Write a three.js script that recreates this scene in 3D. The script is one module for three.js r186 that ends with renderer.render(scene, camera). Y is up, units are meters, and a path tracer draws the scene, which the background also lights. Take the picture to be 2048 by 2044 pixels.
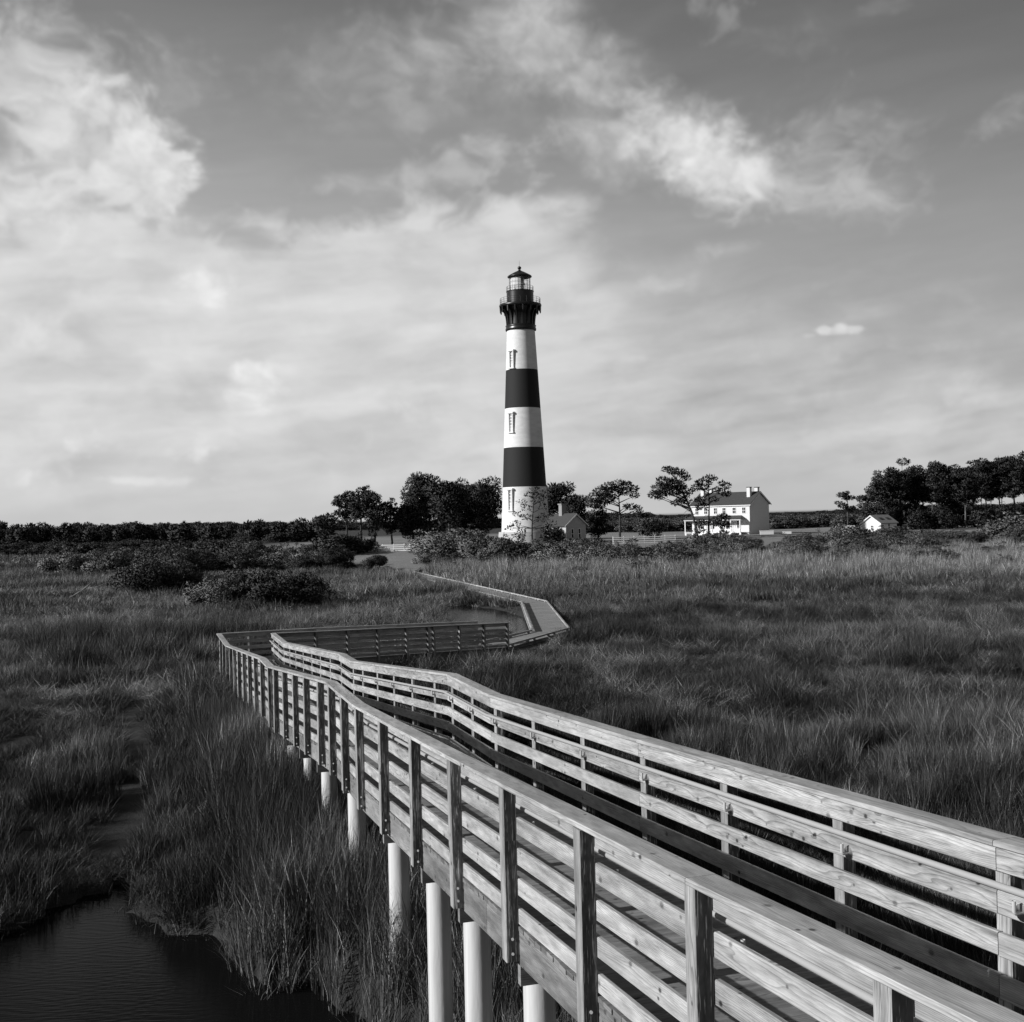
import * as THREE from 'three';
import { mergeGeometries } from 'three/addons/utils/BufferGeometryUtils.js';

// ------------------------------------------------------------------ camera, sun, exposure
const scene = new THREE.Scene();
const EYE = 6.6;                                   // metres above the marsh water
const camera = new THREE.PerspectiveCamera(46.394, 1, 0.1, 9000);
camera.position.set(0, EYE, 0);
camera.rotation.set(0.00587, 0, -0.02356, 'YXZ');  // level, held slightly crooked
scene.add(camera);

const renderer = new THREE.WebGLRenderer({ antialias: true });
renderer.toneMapping = THREE.LinearToneMapping;
renderer.toneMappingExposure = 1.0;
renderer.shadowMap.enabled = true;

const SUN = new THREE.Vector3(-0.862, 0.395, 0.318).normalize();
const sun = new THREE.DirectionalLight(0xffffff, 5);
sun.name = 'sun';
sun.position.copy(SUN).multiplyScalar(400).add(new THREE.Vector3(0, 0, -120));
sun.target.position.set(0, 0, -120);
sun.castShadow = true;
sun.shadow.mapSize.set(4096, 4096);
Object.assign(sun.shadow.camera, { left: -260, right: 260, top: 260, bottom: -260, near: 1, far: 1200 });
scene.add(sun, sun.target);

// ------------------------------------------------------------------ random numbers and noise
function rngOf(seed) {
  let s = seed >>> 0;
  return () => { s = (s + 0x6d2b79f5) | 0; let t = Math.imul(s ^ (s >>> 15), 1 | s); t = (t + Math.imul(t ^ (t >>> 7), 61 | t)) ^ t; return ((t ^ (t >>> 14)) >>> 0) / 4294967296; };
}
const clamp = (v, a = 0, b = 1) => Math.min(b, Math.max(a, v));
const lerp = (a, b, t) => a + (b - a) * t;
const smooth = (a, b, v) => { const t = clamp((v - a) / (b - a)); return t * t * (3 - 2 * t); };
const NT = new Float32Array(65536);
{ const r = rngOf(77); for (let i = 0; i < 65536; i++) NT[i] = r(); }
function vnoise(x, y) {
  const xi = Math.floor(x), yi = Math.floor(y), fx = x - xi, fy = y - yi;
  const u = fx * fx * fx * (fx * (fx * 6 - 15) + 10), v = fy * fy * fy * (fy * (fy * 6 - 15) + 10);
  const h = (i, j) => NT[((i * 157 + j * 7919) ^ (j * 31)) & 65535];
  return lerp(lerp(h(xi, yi), h(xi + 1, yi), u), lerp(h(xi, yi + 1), h(xi + 1, yi + 1), u), v);
}
function fbm(x, y, oct = 5, gain = 0.5) {
  let s = 0, a = 1, n = 0;
  for (let i = 0; i < oct; i++) { s += a * vnoise(x, y); n += a; a *= gain; const t = x * 1.6 - y * 1.2 + 17.3; y = x * 1.2 + y * 1.6 + 5.7; x = t; }
  return s / n;
}
function along(points, v) {                         // piecewise linear
  if (v <= points[0][0]) return points[0][1];
  for (let i = 1; i < points.length; i++) if (v <= points[i][0]) { const [a, p] = points[i - 1], [b, q] = points[i]; return lerp(p, q, (v - a) / (b - a)); }
  return points[points.length - 1][1];
}

// ------------------------------------------------------------------ sky: air and clouds, by azimuth and elevation in degrees
const skyBase = [[0, 0.52], [4, 0.52], [8, 0.49], [12, 0.41], [16, 0.3], [20, 0.205], [24, 0.14], [40, 0.09], [90, 0.07]];
const skyEdge = [[-60, 12], [-30, 13], [-23, 13.6], [-15, 14.3], [-12, 13.2], [-9, 13.9], [0, 14.8], [2.6, 14.4], [6, 13.4], [12, 12], [24, 10.5], [60, 11]];
// azimuth, elevation, half width, half height, turn, softness, raggedness, brightness, opacity
const skyClouds = [
  [-15.6, 19.4, 3.2, 2.6, 30, 1.1, 1.0, 0.36, 0.6], [-21.4, 19.4, 5.0, 3.6, 0, 0.9, 0.9, 0.56, 0.9], [-19.4, 16.6, 5.2, 3.2, 0, 0.7, 0.8, 0.64, 0.92], [-17.2, 15.7, 2.9, 2.2, 0, 0.32, 0.55, 0.7, 0.95],
  [-23, 14.5, 7, 2.0, 0, 0.7, 0.7, 0.66, 0.9], [-20.3, 19, 1.5, 1.2, 0, 1, 0.9, 0.7, 0.7], [-23.2, 17, 0.9, 1.6, 20, 1, 1.4, 0.3, 0.7], [-22, 15.9, 2.0, 0.35, 10, 1, 1.5, 0.4, 0.6],
  [-6.2, 20.4, 5.6, 3.6, 10, 1.3, 0.7, 0.4, 0.7], [-3.4, 20.6, 3.4, 3.0, 0, 1.5, 0.6, 0.46, 0.75], [1.4, 21.9, 4.4, 3.6, 0, 1.1, 0.6, 0.55, 0.88], [4.4, 20.6, 3.6, 2.4, -20, 1.2, 0.8, 0.44, 0.8],
  [0.2, 18.9, 4, 2.2, 0, 1.4, 0.8, 0.36, 0.5],
  [5.6, 17.2, 4.8, 2.8, -20, 1.1, 0.7, 0.5, 0.85], [13.4, 15.2, 6.4, 2.6, -12, 1.0, 0.75, 0.56, 0.92], [8.2, 17.3, 3.5, 2.6, -14, 1.0, 0.7, 0.7, 0.92], [10.6, 15.9, 5.0, 2.3, -18, 1.0, 0.7, 0.74, 0.95], [15.2, 14.1, 4.4, 1.2, -14, 1.2, 0.8, 0.46, 0.8], [14.9, 17.0, 2.6, 2.4, 0, 1.3, 1.6, 0.42, 0.65],
  [17.4, 16.2, 3.0, 2.0, 0, 1.3, 1.6, 0.36, 0.6], [10.2, 22.4, 1.7, 1.1, 0, 1, 1.2, 0.3, 0.7], [12.6, 20.6, 3, 1.6, -20, 1.2, 1.6, 0.24, 0.55],
  [17.9, 21.9, 1.3, 0.7, 0, 1, 1, 0.22, 0.6], [22.6, 16.7, 2.6, 0.9, 24, 1, 1.7, 0.36, 0.6],
  [-3, 16.2, 6.5, 1.5, 7, 1.2, 1.7, 0.47, 0.7], [1.4, 15.6, 1.2, 0.5, 0, 0.8, 1, 0.5, 0.8], [2.6, 14.4, 2.4, 1.2, 0, 1.2, 0.8, 0.6, 0.8],
  [15.3, 8.2, 1.5, 0.2, -3, 0.5, 0.5, 0.66, 0.95], [14.8, 8.32, 0.45, 0.3, 0, 0.5, 0.4, 0.72, 0.95], [15.5, 8.35, 0.5, 0.28, 0, 0.6, 0.4, 0.72, 0.9], [16.2, 8.2, 0.5, 0.24, 0, 0.8, 0.5, 0.62, 0.8], [14.1, 8.1, 0.4, 0.14, 0, 0.8, 0.5, 0.6, 0.8], [16, 7.3, 4, 0.7, 4, 1.2, 1, 0.52, 0.5],
  [-11.8, 6.7, 1.8, 1.5, 0, 0.9, 0.7, 0.82, 0.8], [-14.2, 10.8, 1.5, 1.3, 0, 1, 0.8, 0.78, 0.7], [-21.5, 8.4, 3, 1.6, -20, 1, 0.8, 0.72, 0.6],
  [-15.2, 3.4, 1.2, 0.7, 0, 0.9, 1, 0.76, 0.6], [-19.4, 3.7, 1.6, 0.7, 0, 0.9, 1, 0.76, 0.6], [-16.6, 2.1, 4.6, 0.3, 0, 1, 1.4, 0.75, 0.5], [-22, 2.4, 2, 0.5, 0, 1, 1.4, 0.75, 0.5],
  [-5, 5.5, 2.4, 0.9, -10, 1.1, 1, 0.76, 0.5], [21, 5, 2.5, 1.3, 0, 1.1, 1.2, 0.58, 0.6], [10.5, 12.2, 2.4, 0.5, 3, 1.1, 1.3, 0.5, 0.6], [6.5, 10.6, 1.8, 0.8, 0, 1.1, 1.3, 0.55, 0.5],
  [9, 4.6, 5, 1, 6, 1.1, 1.3, 0.57, 0.5],
];
function skyLight(a, e) {
  const ar = a * Math.PI / 180, er = Math.max(e, 0) * Math.PI / 180;
  const toSun = SUN.x * Math.sin(ar) * Math.cos(er) + SUN.y * Math.sin(er) - SUN.z * Math.cos(ar) * Math.cos(er);
  let L = along(skyBase, e) * lerp(1, 0.55, smooth(30, 110, Math.abs(a))) * Math.exp(0.75 * Math.min(toSun + 0.2, 0.3 + 0.15 * toSun));
  const wa = (fbm(a * 0.22 + 3, e * 0.3, 4) - 0.5) * 3.2, we = (fbm(a * 0.22 + 51, e * 0.3 + 9, 4) - 0.5) * 2.2;
  const n1 = fbm(a * 0.42 + wa * 0.5, e * 0.7 + we * 0.5, 7, 0.55), fine = fbm(a * 1.1 + wa, e * 1.5 + we, 6, 0.55);
  const streak = fbm((a + 0.3 * e) * 0.16 + wa * 0.15, (e - a * 0.1) * 1.1 + we * 0.3, 6, 0.55);
  // scattered high cloud everywhere
  const high = smooth(0.5, 0.82, fbm(a * 0.075 + wa * 0.08 + 40, e * 0.13 + we * 0.1, 6, 0.55));
  L = lerp(L, 0.42, high * 0.4 * (Math.abs(a) < 27 && e < 27 ? 0.35 : 1));
  L *= 1 + (streak - 0.5) * 0.16;
  // the broad veil that lies low over the horizon
  const right = smooth(0, 9, a) * (1 - smooth(40, 80, a)), eb = along(skyEdge, a);
  const veil = smooth(-0.8, 1.2 + 7 * right, eb - e + (n1 - 0.5) * 3.4) * lerp(lerp(0.92, 0.45, smooth(28, 75, Math.abs(a))), 0.8, right);
  let V = lerp(lerp(0.655, 0.34, smooth(28, 75, Math.abs(a))), 0.59, right) * (1 + (streak - 0.5) * lerp(0.34, 0.55, right) + (n1 - 0.5) * 0.3);
  V = lerp(V, 0.56, 0.75 * (1 - smooth(0, 3.4, e)));
  L = lerp(L, V, veil);
  for (const [ca, ce, ra, re, turn, soft, rag, bright, op] of skyClouds) {
    if (Math.abs(a - ca) > ra * 2.4 + 2 || Math.abs(e - ce) > Math.max(re, ra * 0.4) * 2.4 + 2) continue;
    const t = turn * Math.PI / 180, k = Math.min(1, ra / 2.4), da = a + wa * 0.55 * k - ca, de = e + we * 0.5 * k - ce;
    const x = (da * Math.cos(t) + de * Math.sin(t)) / ra, y = (-da * Math.sin(t) + de * Math.cos(t)) / re;
    const c = smooth(0, soft, 1 - Math.hypot(x, y) + ((ra < 2.2 ? fine : lerp(n1, fine, 0.45)) - 0.5) * 1.5 * rag) * op;
    L = lerp(L, bright * (1 + (fine - 0.5) * 0.4 + (n1 - 0.5) * 0.24), c);
  }
  return Math.max(L, 0.03);
}
{
  const W = 4096, H = 2048, data = new Float32Array(W * H * 4), S = 8;
  const put = (x, y, v) => { const k = (y * W + x) * 4; data[k] = data[k + 1] = data[k + 2] = v; data[k + 3] = 1; };
  const azOf = (x) => { let a = ((x + 0.5) / W - 0.25) * 360; return a > 180 ? a - 360 : a; }, elOf = (y) => ((y + 0.5) / H - 0.5) * 180;
  const gw = W / S, gh = H / S, grid = new Float32Array(gw * (gh + 1));
  for (let j = gh / 2 - 1; j <= gh; j++) for (let i = 0; i < gw; i++) {
    let a = azOf(i * S); const e = Math.max(0, elOf(Math.min(j * S, H - 1)));
    let v = skyLight(a, e);
    const seam = smooth(150, 180, Math.abs(a));      // the two ends of the azimuth meet behind the camera
    if (seam > 0) v = lerp(v, (skyLight(a, e) + skyLight(a > 0 ? a - 360 : a + 360, e)) / 2, seam);
    grid[j * gw + i] = lerp(v, 0.16, smooth(60, 88, e));
  }
  for (let y = 0; y < H; y++) for (let x = 0; x < W; x++) {
    const a = azOf(x), e = elOf(y);
    if (e < -0.2) { put(x, y, 0.08); continue; }
    const w = smooth(34, 40, Math.max(Math.abs(a), e + 6));
    let v = 0;
    if (w < 1) v = skyLight(a, Math.max(e, 0));
    if (w > 0) {
      const gx = x / S, gy = y / S, i = Math.floor(gx), j = Math.floor(gy), fx = gx - i, fy = gy - j, i2 = (i + 1) % gw, j2 = Math.min(j + 1, gh);
      const g = lerp(lerp(grid[j * gw + i], grid[j * gw + i2], fx), lerp(grid[j2 * gw + i], grid[j2 * gw + i2], fx), fy);
      v = lerp(v, g, w);
    }
    put(x, y, v);
  }
  const sky = new THREE.DataTexture(data, W, H, THREE.RGBAFormat, THREE.FloatType);
  sky.mapping = THREE.EquirectangularReflectionMapping;
  sky.magFilter = sky.minFilter = THREE.LinearFilter;
  sky.needsUpdate = true;
  scene.background = sky;
  scene.environment = sky;
}
console.log('sky done');
// ------------------------------------------------------------------ helpers: names, tags, geometry
const grey = (v) => new THREE.Color().setRGB(v, v, v);
const V = (x, y, z) => new THREE.Vector3(x, y, z);
const taken = new Map();
function numbered(name) { const n = taken.get(name) ?? 0; taken.set(name, n + 1); return n ? `${name}_${String(n).padStart(3, '0')}` : name; }
function shade(o) { o.traverse((m) => { if (m.isMesh) m.castShadow = m.receiveShadow = true; }); return o; }
function thing(name, label, category, [x, y, z] = [0, 0, 0], turn = 0, group) {
  const o = new THREE.Group(); o.name = numbered(name); o.position.set(x, y, z); o.rotation.y = turn;
  o.userData = { label, category }; if (group) o.userData.group = group;
  scene.add(o); return o;
}
function part(name, geometry, material, parent, label) {
  const m = new THREE.Mesh(geometry, material); m.name = name; m.castShadow = m.receiveShadow = true;
  if (label) m.userData.label = label;
  parent.add(m); return m;
}
function single(name, geometry, material, label, category, group) {
  const m = new THREE.Mesh(geometry, material); m.name = numbered(name); m.castShadow = m.receiveShadow = true;
  m.userData = { label, category }; if (group) m.userData.group = group;
  scene.add(m); return m;
}
function struct(name, geometry, material, kind = 'structure', label, category) {
  const m = new THREE.Mesh(geometry, material); m.name = numbered(name); m.castShadow = m.receiveShadow = true;
  m.userData = { kind }; if (label) m.userData.label = label; if (category) m.userData.category = category;
  scene.add(m); return m;
}
function partGroup(name, parent, label) { const g = new THREE.Group(); g.name = name; if (label) g.userData.label = label; parent.add(g); return g; }

class Tris {                                         // collects triangles with normals, uv and one grey per vertex
  constructor(color = false) { this.p = []; this.n = []; this.u = []; this.c = color ? [] : null; }
  tri(a, b, c, na, nb, nc, ua, ub, uc, g) {
    this.p.push(a.x, a.y, a.z, b.x, b.y, b.z, c.x, c.y, c.z);
    this.n.push(na.x, na.y, na.z, nb.x, nb.y, nb.z, nc.x, nc.y, nc.z);
    if (ua) this.u.push(...ua, ...ub, ...uc); else this.u.push(0, 0, 0, 0, 0, 0);
    if (this.c) this.c.push(g, g, g, g, g, g, g, g, g);
  }
  flat(a, b, c, ua, ub, uc, g) { const n = b.clone().sub(a).cross(c.clone().sub(a)).normalize(); this.tri(a, b, c, n, n, n, ua, ub, uc, g); }
  quad(a, b, c, d, ua, ub, uc, ud, g) { this.flat(a, b, c, ua, ub, uc, g); this.flat(a, c, d, ua, uc, ud, g); }
  get count() { return this.p.length / 9; }
  build() {
    const g = new THREE.BufferGeometry();
    g.setAttribute('position', new THREE.Float32BufferAttribute(this.p, 3));
    g.setAttribute('normal', new THREE.Float32BufferAttribute(this.n, 3));
    g.setAttribute('uv', new THREE.Float32BufferAttribute(this.u, 2));
    if (this.c) g.setAttribute('color', new THREE.Float32BufferAttribute(this.c, 3));
    return g;
  }
}
// a sawn board from p to q: t thick along the level normal across it, h high along the true vertical, edges eased; uv in metres
const woodRnd = rngOf(5);
function boardInto(T, p, q, t, h, ease = 0.005, upright, ends) {
  const d = q.clone().sub(p), len = d.length(), n = upright ? upright.clone() : V(d.z, 0, -d.x).normalize();
  const up = upright ? d.clone().cross(n).normalize() : V(0, 1, 0);
  const a = t / 2, b = h / 2, e = Math.min(ease, a * 0.4, b * 0.4);
  const ring = [[a, -b + e], [a, b - e], [a - e, b], [-a + e, b], [-a, b - e], [-a, -b + e], [-a + e, -b], [a - e, -b]];
  const u0 = woodRnd() * 9, v0 = woodRnd() * 3;
  const at = (o, [x, y]) => o.clone().addScaledVector(n, x).addScaledVector(up, y);
  let s = 0;
  for (let k = 0; k < 8; k++) {
    const r0 = ring[k], r1 = ring[(k + 1) % 8], w = Math.hypot(r1[0] - r0[0], r1[1] - r0[1]);
    const uv = (u, v) => [u0 + u, v0 + v];
    (ends && k % 4 === 0 ? ends : T).quad(at(p, r0), at(q, r0), at(q, r1), at(p, r1), uv(0, s), uv(len, s), uv(len, s + w), uv(0, s + w));
    s += w;
  }
  for (const [o, flip] of [[p, false], [q, true]]) for (let k = 1; k < 7; k++) {
    const r = [ring[0], ring[k], ring[k + 1]]; if (flip) r.reverse();
    const uv = r.map(([x, y]) => [u0 + x * 0.25, v0 + y]);
    T.flat(at(o, r[0]), at(o, r[1]), at(o, r[2]), ...uv);
  }
}
function board(p, q, t, h, ease, upright) { const T = new Tris(); boardInto(T, p, q, t, h, ease, upright); return T.build(); }
function boxInto(T, x0, x1, y0, y1, z0, z1) {
  const P = (x, y, z) => V(x, y, z), a = x1 - x0, b = y1 - y0, c = z1 - z0;
  T.quad(P(x0, y0, z1), P(x1, y0, z1), P(x1, y1, z1), P(x0, y1, z1), [x0, y0], [x1, y0], [x1, y1], [x0, y1]);
  T.quad(P(x1, y0, z0), P(x0, y0, z0), P(x0, y1, z0), P(x1, y1, z0), [0, y0], [a, y0], [a, y1], [0, y1]);
  T.quad(P(x1, y0, z1), P(x1, y0, z0), P(x1, y1, z0), P(x1, y1, z1), [0, y0], [c, y0], [c, y1], [0, y1]);
  T.quad(P(x0, y0, z0), P(x0, y0, z1), P(x0, y1, z1), P(x0, y1, z0), [0, y0], [c, y0], [c, y1], [0, y1]);
  T.quad(P(x0, y1, z1), P(x1, y1, z1), P(x1, y1, z0), P(x0, y1, z0), [0, 0], [a, 0], [a, c], [0, c]);
  T.quad(P(x0, y0, z0), P(x1, y0, z0), P(x1, y0, z1), P(x0, y0, z1), [0, 0], [a, 0], [a, c], [0, c]);
}
function box(x0, x1, y0, y1, z0, z1) { const T = new Tris(); boxInto(T, x0, x1, y0, y1, z0, z1); return T.build(); }
function limbInto(T, pts, radii, sides = 6, g = 1) {  // a tapered limb through points
  const rings = pts.map((p, i) => {
    const d = (pts[Math.min(i + 1, pts.length - 1)]).clone().sub(pts[Math.max(i - 1, 0)]).normalize();
    const x = Math.abs(d.y) < 0.9 ? V(0, 1, 0).cross(d).normalize() : V(1, 0, 0).cross(d).normalize(), y = d.clone().cross(x);
    return Array.from({ length: sides }, (_, k) => { const a = k / sides * 2 * Math.PI, n = x.clone().multiplyScalar(Math.cos(a)).addScaledVector(y, Math.sin(a)); return { n, p: p.clone().addScaledVector(n, radii[i]) }; });
  });
  for (let i = 0; i + 1 < rings.length; i++) for (let k = 0; k < sides; k++) {
    const a = rings[i][k], b = rings[i][(k + 1) % sides], c = rings[i + 1][(k + 1) % sides], d = rings[i + 1][k];
    const u = (r, j) => [j / sides, r * 1.0];
    T.tri(a.p, b.p, c.p, a.n, b.n, c.n, u(i, k), u(i, k + 1), u(i + 1, k + 1), g); T.tri(a.p, c.p, d.p, a.n, c.n, d.n, u(i, k), u(i + 1, k + 1), u(i + 1, k), g);
  }
}
const pipe = (pts, r, sides = 10) => { const T = new Tris(); limbInto(T, pts, pts.map(() => r), sides); return T.build(); };

// ------------------------------------------------------------------ computed textures
function texture(w, h, f, srgb = true) {
  const d = new Uint8Array(w * h * 4);
  for (let y = 0; y < h; y++) for (let x = 0; x < w; x++) { const v = clamp(f(x, y)) * 255, k = (y * w + x) * 4; d[k] = d[k + 1] = d[k + 2] = v; d[k + 3] = 255; }
  const t = new THREE.DataTexture(d, w, h, THREE.RGBAFormat);
  t.wrapS = t.wrapT = THREE.RepeatWrapping; t.magFilter = THREE.LinearFilter; t.minFilter = THREE.LinearMipmapLinearFilter; t.generateMipmaps = true;
  if (srgb) t.colorSpace = THREE.SRGBColorSpace;
  t.needsUpdate = true; return t;
}
// weathered softwood, 4 m long by 0.5 m across: rings cut flat, knots that bend them, silvered fibre and stains
function woodMaps(seed, knots, contrast) {
  const W = 2048, H = 512, LX = 4, LY = 0.5, r = rngOf(seed), K = [];
  for (let i = 0; i < knots; i++) K.push([r() * LX, r() * LY, 0.008 + r() * 0.012, r() < 0.35]);
  const grain = new Float32Array(W * H), relief = new Float32Array(W * H);
  const wrapN = (x, y, fx, fy, o) => {                // noise that closes on itself along the board
    const t = x / LX, a = fbm(x * fx + o, y * fy + o, 4), b = fbm((x - LX) * fx + o, y * fy + o, 4), w = smooth(0.85, 1, t);
    return lerp(a, b, w);
  };
  for (let y = 0; y < H; y++) for (let x = 0; x < W; x++) {
    const u = x / W * LX, v = y / H * LY, edge = Math.min(1, Math.min(v, LY - v) / 0.02);
    let s = v + (wrapN(u, v, 0.5, 4, seed) - 0.5) * 0.13 + (wrapN(u, v, 2.2, 14, seed + 9) - 0.5) * 0.012, knot = 0, rim = 0;
    for (const [ku, kv, kr, hole] of K) {
      let du = u - ku; if (du > LX / 2) du -= LX; if (du < -LX / 2) du += LX;
      const dv = v - kv, q = Math.hypot(du * 0.42, dv) / kr;
      if (q < 9) { s += Math.sign(dv || 1) * kr * 0.85 * Math.exp(-q * q / 6) * (1 - 0.3 * Math.exp(-q)); const core = Math.hypot(du * 0.75, dv) / kr; knot = Math.max(knot, (1 - smooth(0.6, 1.05, core)) * (hole ? 1 : 0.6)); rim = Math.max(rim, Math.exp(-(((core - 1.05) / 0.3) ** 2))); }
    }
    const period = 0.012 + 0.012 * vnoise(v * 9 + seed, 3), ph = s / period, f = ph - Math.floor(ph);
    const late = Math.pow(f, 3) * (1 - smooth(0.93, 1, f));
    const fibre = vnoise(u * 14 + seed, v * 900) * 0.6 + vnoise(u * 40, v * 1600 + seed) * 0.4;
    const stain = wrapN(u, v, 0.9, 7, seed + 31), blotch = wrapN(u, v, 5, 26, seed + 47);
    const crack = smooth(0.79, 0.86, wrapN(u, v, 1.2, 90, seed + 77)) * smooth(0.5, 0.62, stain);
    let c = 0.93 - late * 0.2 * contrast - (1 - fibre) * 0.24 * contrast + (stain - 0.5) * 0.34 * contrast + (blotch - 0.5) * 0.24 * contrast;
    c -= knot * 0.42 + rim * 0.1 + crack * 0.38; 
    grain[y * W + x] = c * (0.97 + 0.03 * edge);
    relief[y * W + x] = 0.62 + late * 0.2 - (1 - fibre) * 0.32 - crack * 0.4 - knot * 0.12 + (blotch - 0.5) * 0.3;
  }
  const map = texture(W, H, (x, y) => grain[y * W + x]), bump = texture(W, H, (x, y) => relief[y * W + x], false);
  for (const t of [map, bump]) t.repeat.set(1 / LX, 1 / LY);
  return { map, bump };
}
const W1 = woodMaps(11, 16, 1), W2 = woodMaps(29, 24, 1.25);
console.log('wood done');
function woodMaterial(maps, v, relief, rough = 0.85) { return new THREE.MeshStandardMaterial({ color: grey(v), map: maps.map, bumpMap: maps.bump, bumpScale: relief, roughness: rough }); }
const boardMats = [woodMaterial(W1, 0.6, 0.0012), woodMaterial(W2, 0.55, 0.0014), woodMaterial(W1, 0.5, 0.0014), woodMaterial(W2, 0.64, 0.0012)];
const postMat = woodMaterial(W2, 0.52, 0.006), capMat = [woodMaterial(W1, 0.6, 0.0012), woodMaterial(W1, 0.52, 0.0014)];
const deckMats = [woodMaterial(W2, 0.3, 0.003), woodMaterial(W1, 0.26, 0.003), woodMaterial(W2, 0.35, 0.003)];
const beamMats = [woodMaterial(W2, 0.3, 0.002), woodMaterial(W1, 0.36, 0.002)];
// dark mottled colour for post faces that look along the rail, with pale upright flecks
const mottledTex = texture(1024, 512, (x, y) => { const u = x / 1024 * 4, v = y / 512 * 0.5, f = fbm(u * 7, v * 150, 4, 0.6), n = fbm(u * 2.2 + 9, v * 22, 4), c = fbm(u * 20, v * 60 + 5, 3); return 0.36 + (n - 0.5) * 0.3 + (c - 0.5) * 0.16 + 0.45 * smooth(0.6, 0.72, f + (n - 0.5) * 0.3); });
mottledTex.repeat.set(0.25, 2);
const mottled = [0.5, 0.42, 0.62, 0.46, 1].map((v) => new THREE.MeshStandardMaterial({ color: grey(v), map: mottledTex, bumpMap: mottledTex, bumpScale: 0.002, roughness: 0.9 }));
const roughTex = texture(512, 512, (x, y) => 0.5 + (fbm(x / 24, y / 24, 5) - 0.5) * 0.9, false);
const speckTex = texture(512, 512, (x, y) => 0.96 + (fbm(x / 40, y / 40, 6, 0.6) - 0.5) * 0.16);
const pileTex = texture(512, 512, (x, y) => { const v = y / 512, streak = fbm(x / 22, y / 150, 5, 0.6), band = smooth(0.42, 0.3, v + (fbm(x / 30, 3, 3) - 0.5) * 0.12); return 0.93 + (streak - 0.5) * 0.22 - band * 0.3 * smooth(0.3, 0.6, fbm(x / 14, y / 26, 4)); });
const pileMat = new THREE.MeshStandardMaterial({ color: grey(0.66), roughness: 0.7, map: pileTex, bumpMap: roughTex, bumpScale: 0.002 });
const steel = new THREE.MeshStandardMaterial({ color: grey(0.5), roughness: 0.5 });
const railPaint = new THREE.MeshStandardMaterial({ color: grey(0.36), roughness: 0.5 });
const whitePaint = new THREE.MeshStandardMaterial({ color: grey(0.78), roughness: 0.75, map: speckTex });
const trimPaint = new THREE.MeshStandardMaterial({ color: grey(0.78), roughness: 0.7 });
const blackPaint = new THREE.MeshStandardMaterial({ color: grey(0.009), roughness: 0.8 });
const ironPaint = new THREE.MeshStandardMaterial({ color: grey(0.01), roughness: 0.35 });
const glass = new THREE.MeshPhysicalMaterial({ color: grey(0.95), roughness: 0.03, transmission: 1, thickness: 0, ior: 1.5 });
const darkGlass = new THREE.MeshStandardMaterial({ color: grey(0.02), roughness: 0.08 });

// ------------------------------------------------------------------ the lie of the land
const d1 = V(-0.298, 0, -0.9546), n1 = V(0.9546, 0, -0.298);      // first flight of the boardwalk and the way across it
const d2 = V(0.63, 0, -0.7766), n2 = V(0.7766, 0, 0.63);          // second flight
const WIDE = 2.12;
const line1 = (Z, off) => V(2.891 - 0.3121 * Z + n1.x * off, 0, -Z + n1.z * off);
const Q = V(-9.21, 0, -46.02);
const line2 = (s, off) => Q.clone().addScaledVector(d2, s).addScaledVector(n2, off - WIDE);
function corner(off) {                               // where the two flights' lines at this offset cross
  const a = line1(0, off), b = line2(0, off), r = b.clone().sub(a), det = d1.x * -d2.z + d2.x * d1.z;
  const t = (r.x * -d2.z + d2.x * r.z) / det; return a.addScaledVector(d1, t);
}
const poolNear = (x, D) => {                         // 1 in open water, 0 on the bank
  const edge = along([[-30, 16], [-12, 17.5], [-9.3, 18.6], [-8.6, 18.2], [-7.9, 20.4], [-7.1, 21.4], [-6.3, 19.3], [-5.2, 19.2], [-4.2, 17.6], [-3.1, 16.6], [-2.4, 15.8], [-1.8, 15.2], [-1.3, 14.7], [-0.9, 14.2], [-0.65, 13.2], [-0.5, 0]], x) + (fbm(x * 1.3 + 4, D * 0.6, 3) - 0.5) * 1.6;
  return x < -0.5 ? smooth(-0.35, 0.35, edge - D) : 0;
};
const poolMid = (x, D) => {
  const a = Math.hypot((x + 1.9 + (D - 77) * 0.16) / 2.5, (D - 77) / 12.5), n = (fbm(x * 0.5, D * 0.2, 3) - 0.5) * 0.5;
  return smooth(-0.12, 0.12, 1 - a + n);
};
const inPath = (x, D) => { const c = along([[140, -12.7], [150, -12.6], [158, -14.8], [190, -17.4]], D), w = along([[140, 2.2], [154, 2.5], [158, 3.6], [190, 4.8]], D); return D > 138 && D < 200 && Math.abs(x - c) < w; };
const uplandEdge = (x) => along([[-300, 700], [-110, 420], [-70, 260], [-45, 185], [-25, 150], [-16, 146], [20, 150], [60, 140], [120, 130], [300, 130]], x);
function ground(x, z) {
  const D = -z, e = uplandEdge(x), far = smooth(e - 6, e + 55, D);
  let y = 0.24 + (fbm(x * 0.08, z * 0.08, 3) - 0.5) * 0.18 + far * 1.75 + smooth(300, 800, D) * 0.8;
  const o = (x - (2.891 - 0.3121 * D)) * 0.9546 - 0.6; if (D < 52) y += 0.58 * smooth(3.4, 1.2, Math.abs(o)) * smooth(13.5, 17, D) * smooth(50, 40, D);   // spoil heaped along the piles
  if (D < 30 && x > -14 && x < 4) y = lerp(y, -0.5, poolNear(x, D));
  if (D > 58 && D < 98 && Math.abs(x) < 12) y = lerp(y, -0.4, poolMid(x, D));
  return y;
}
const earthTex = texture(1024, 1024, (x, y) => { const n = fbm(x / 32, y / 32, 6, 0.6), m = vnoise(x / 2, y / 2); return 0.85 + (n - 0.5) * 0.4 + (m - 0.5) * 0.16; });
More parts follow.
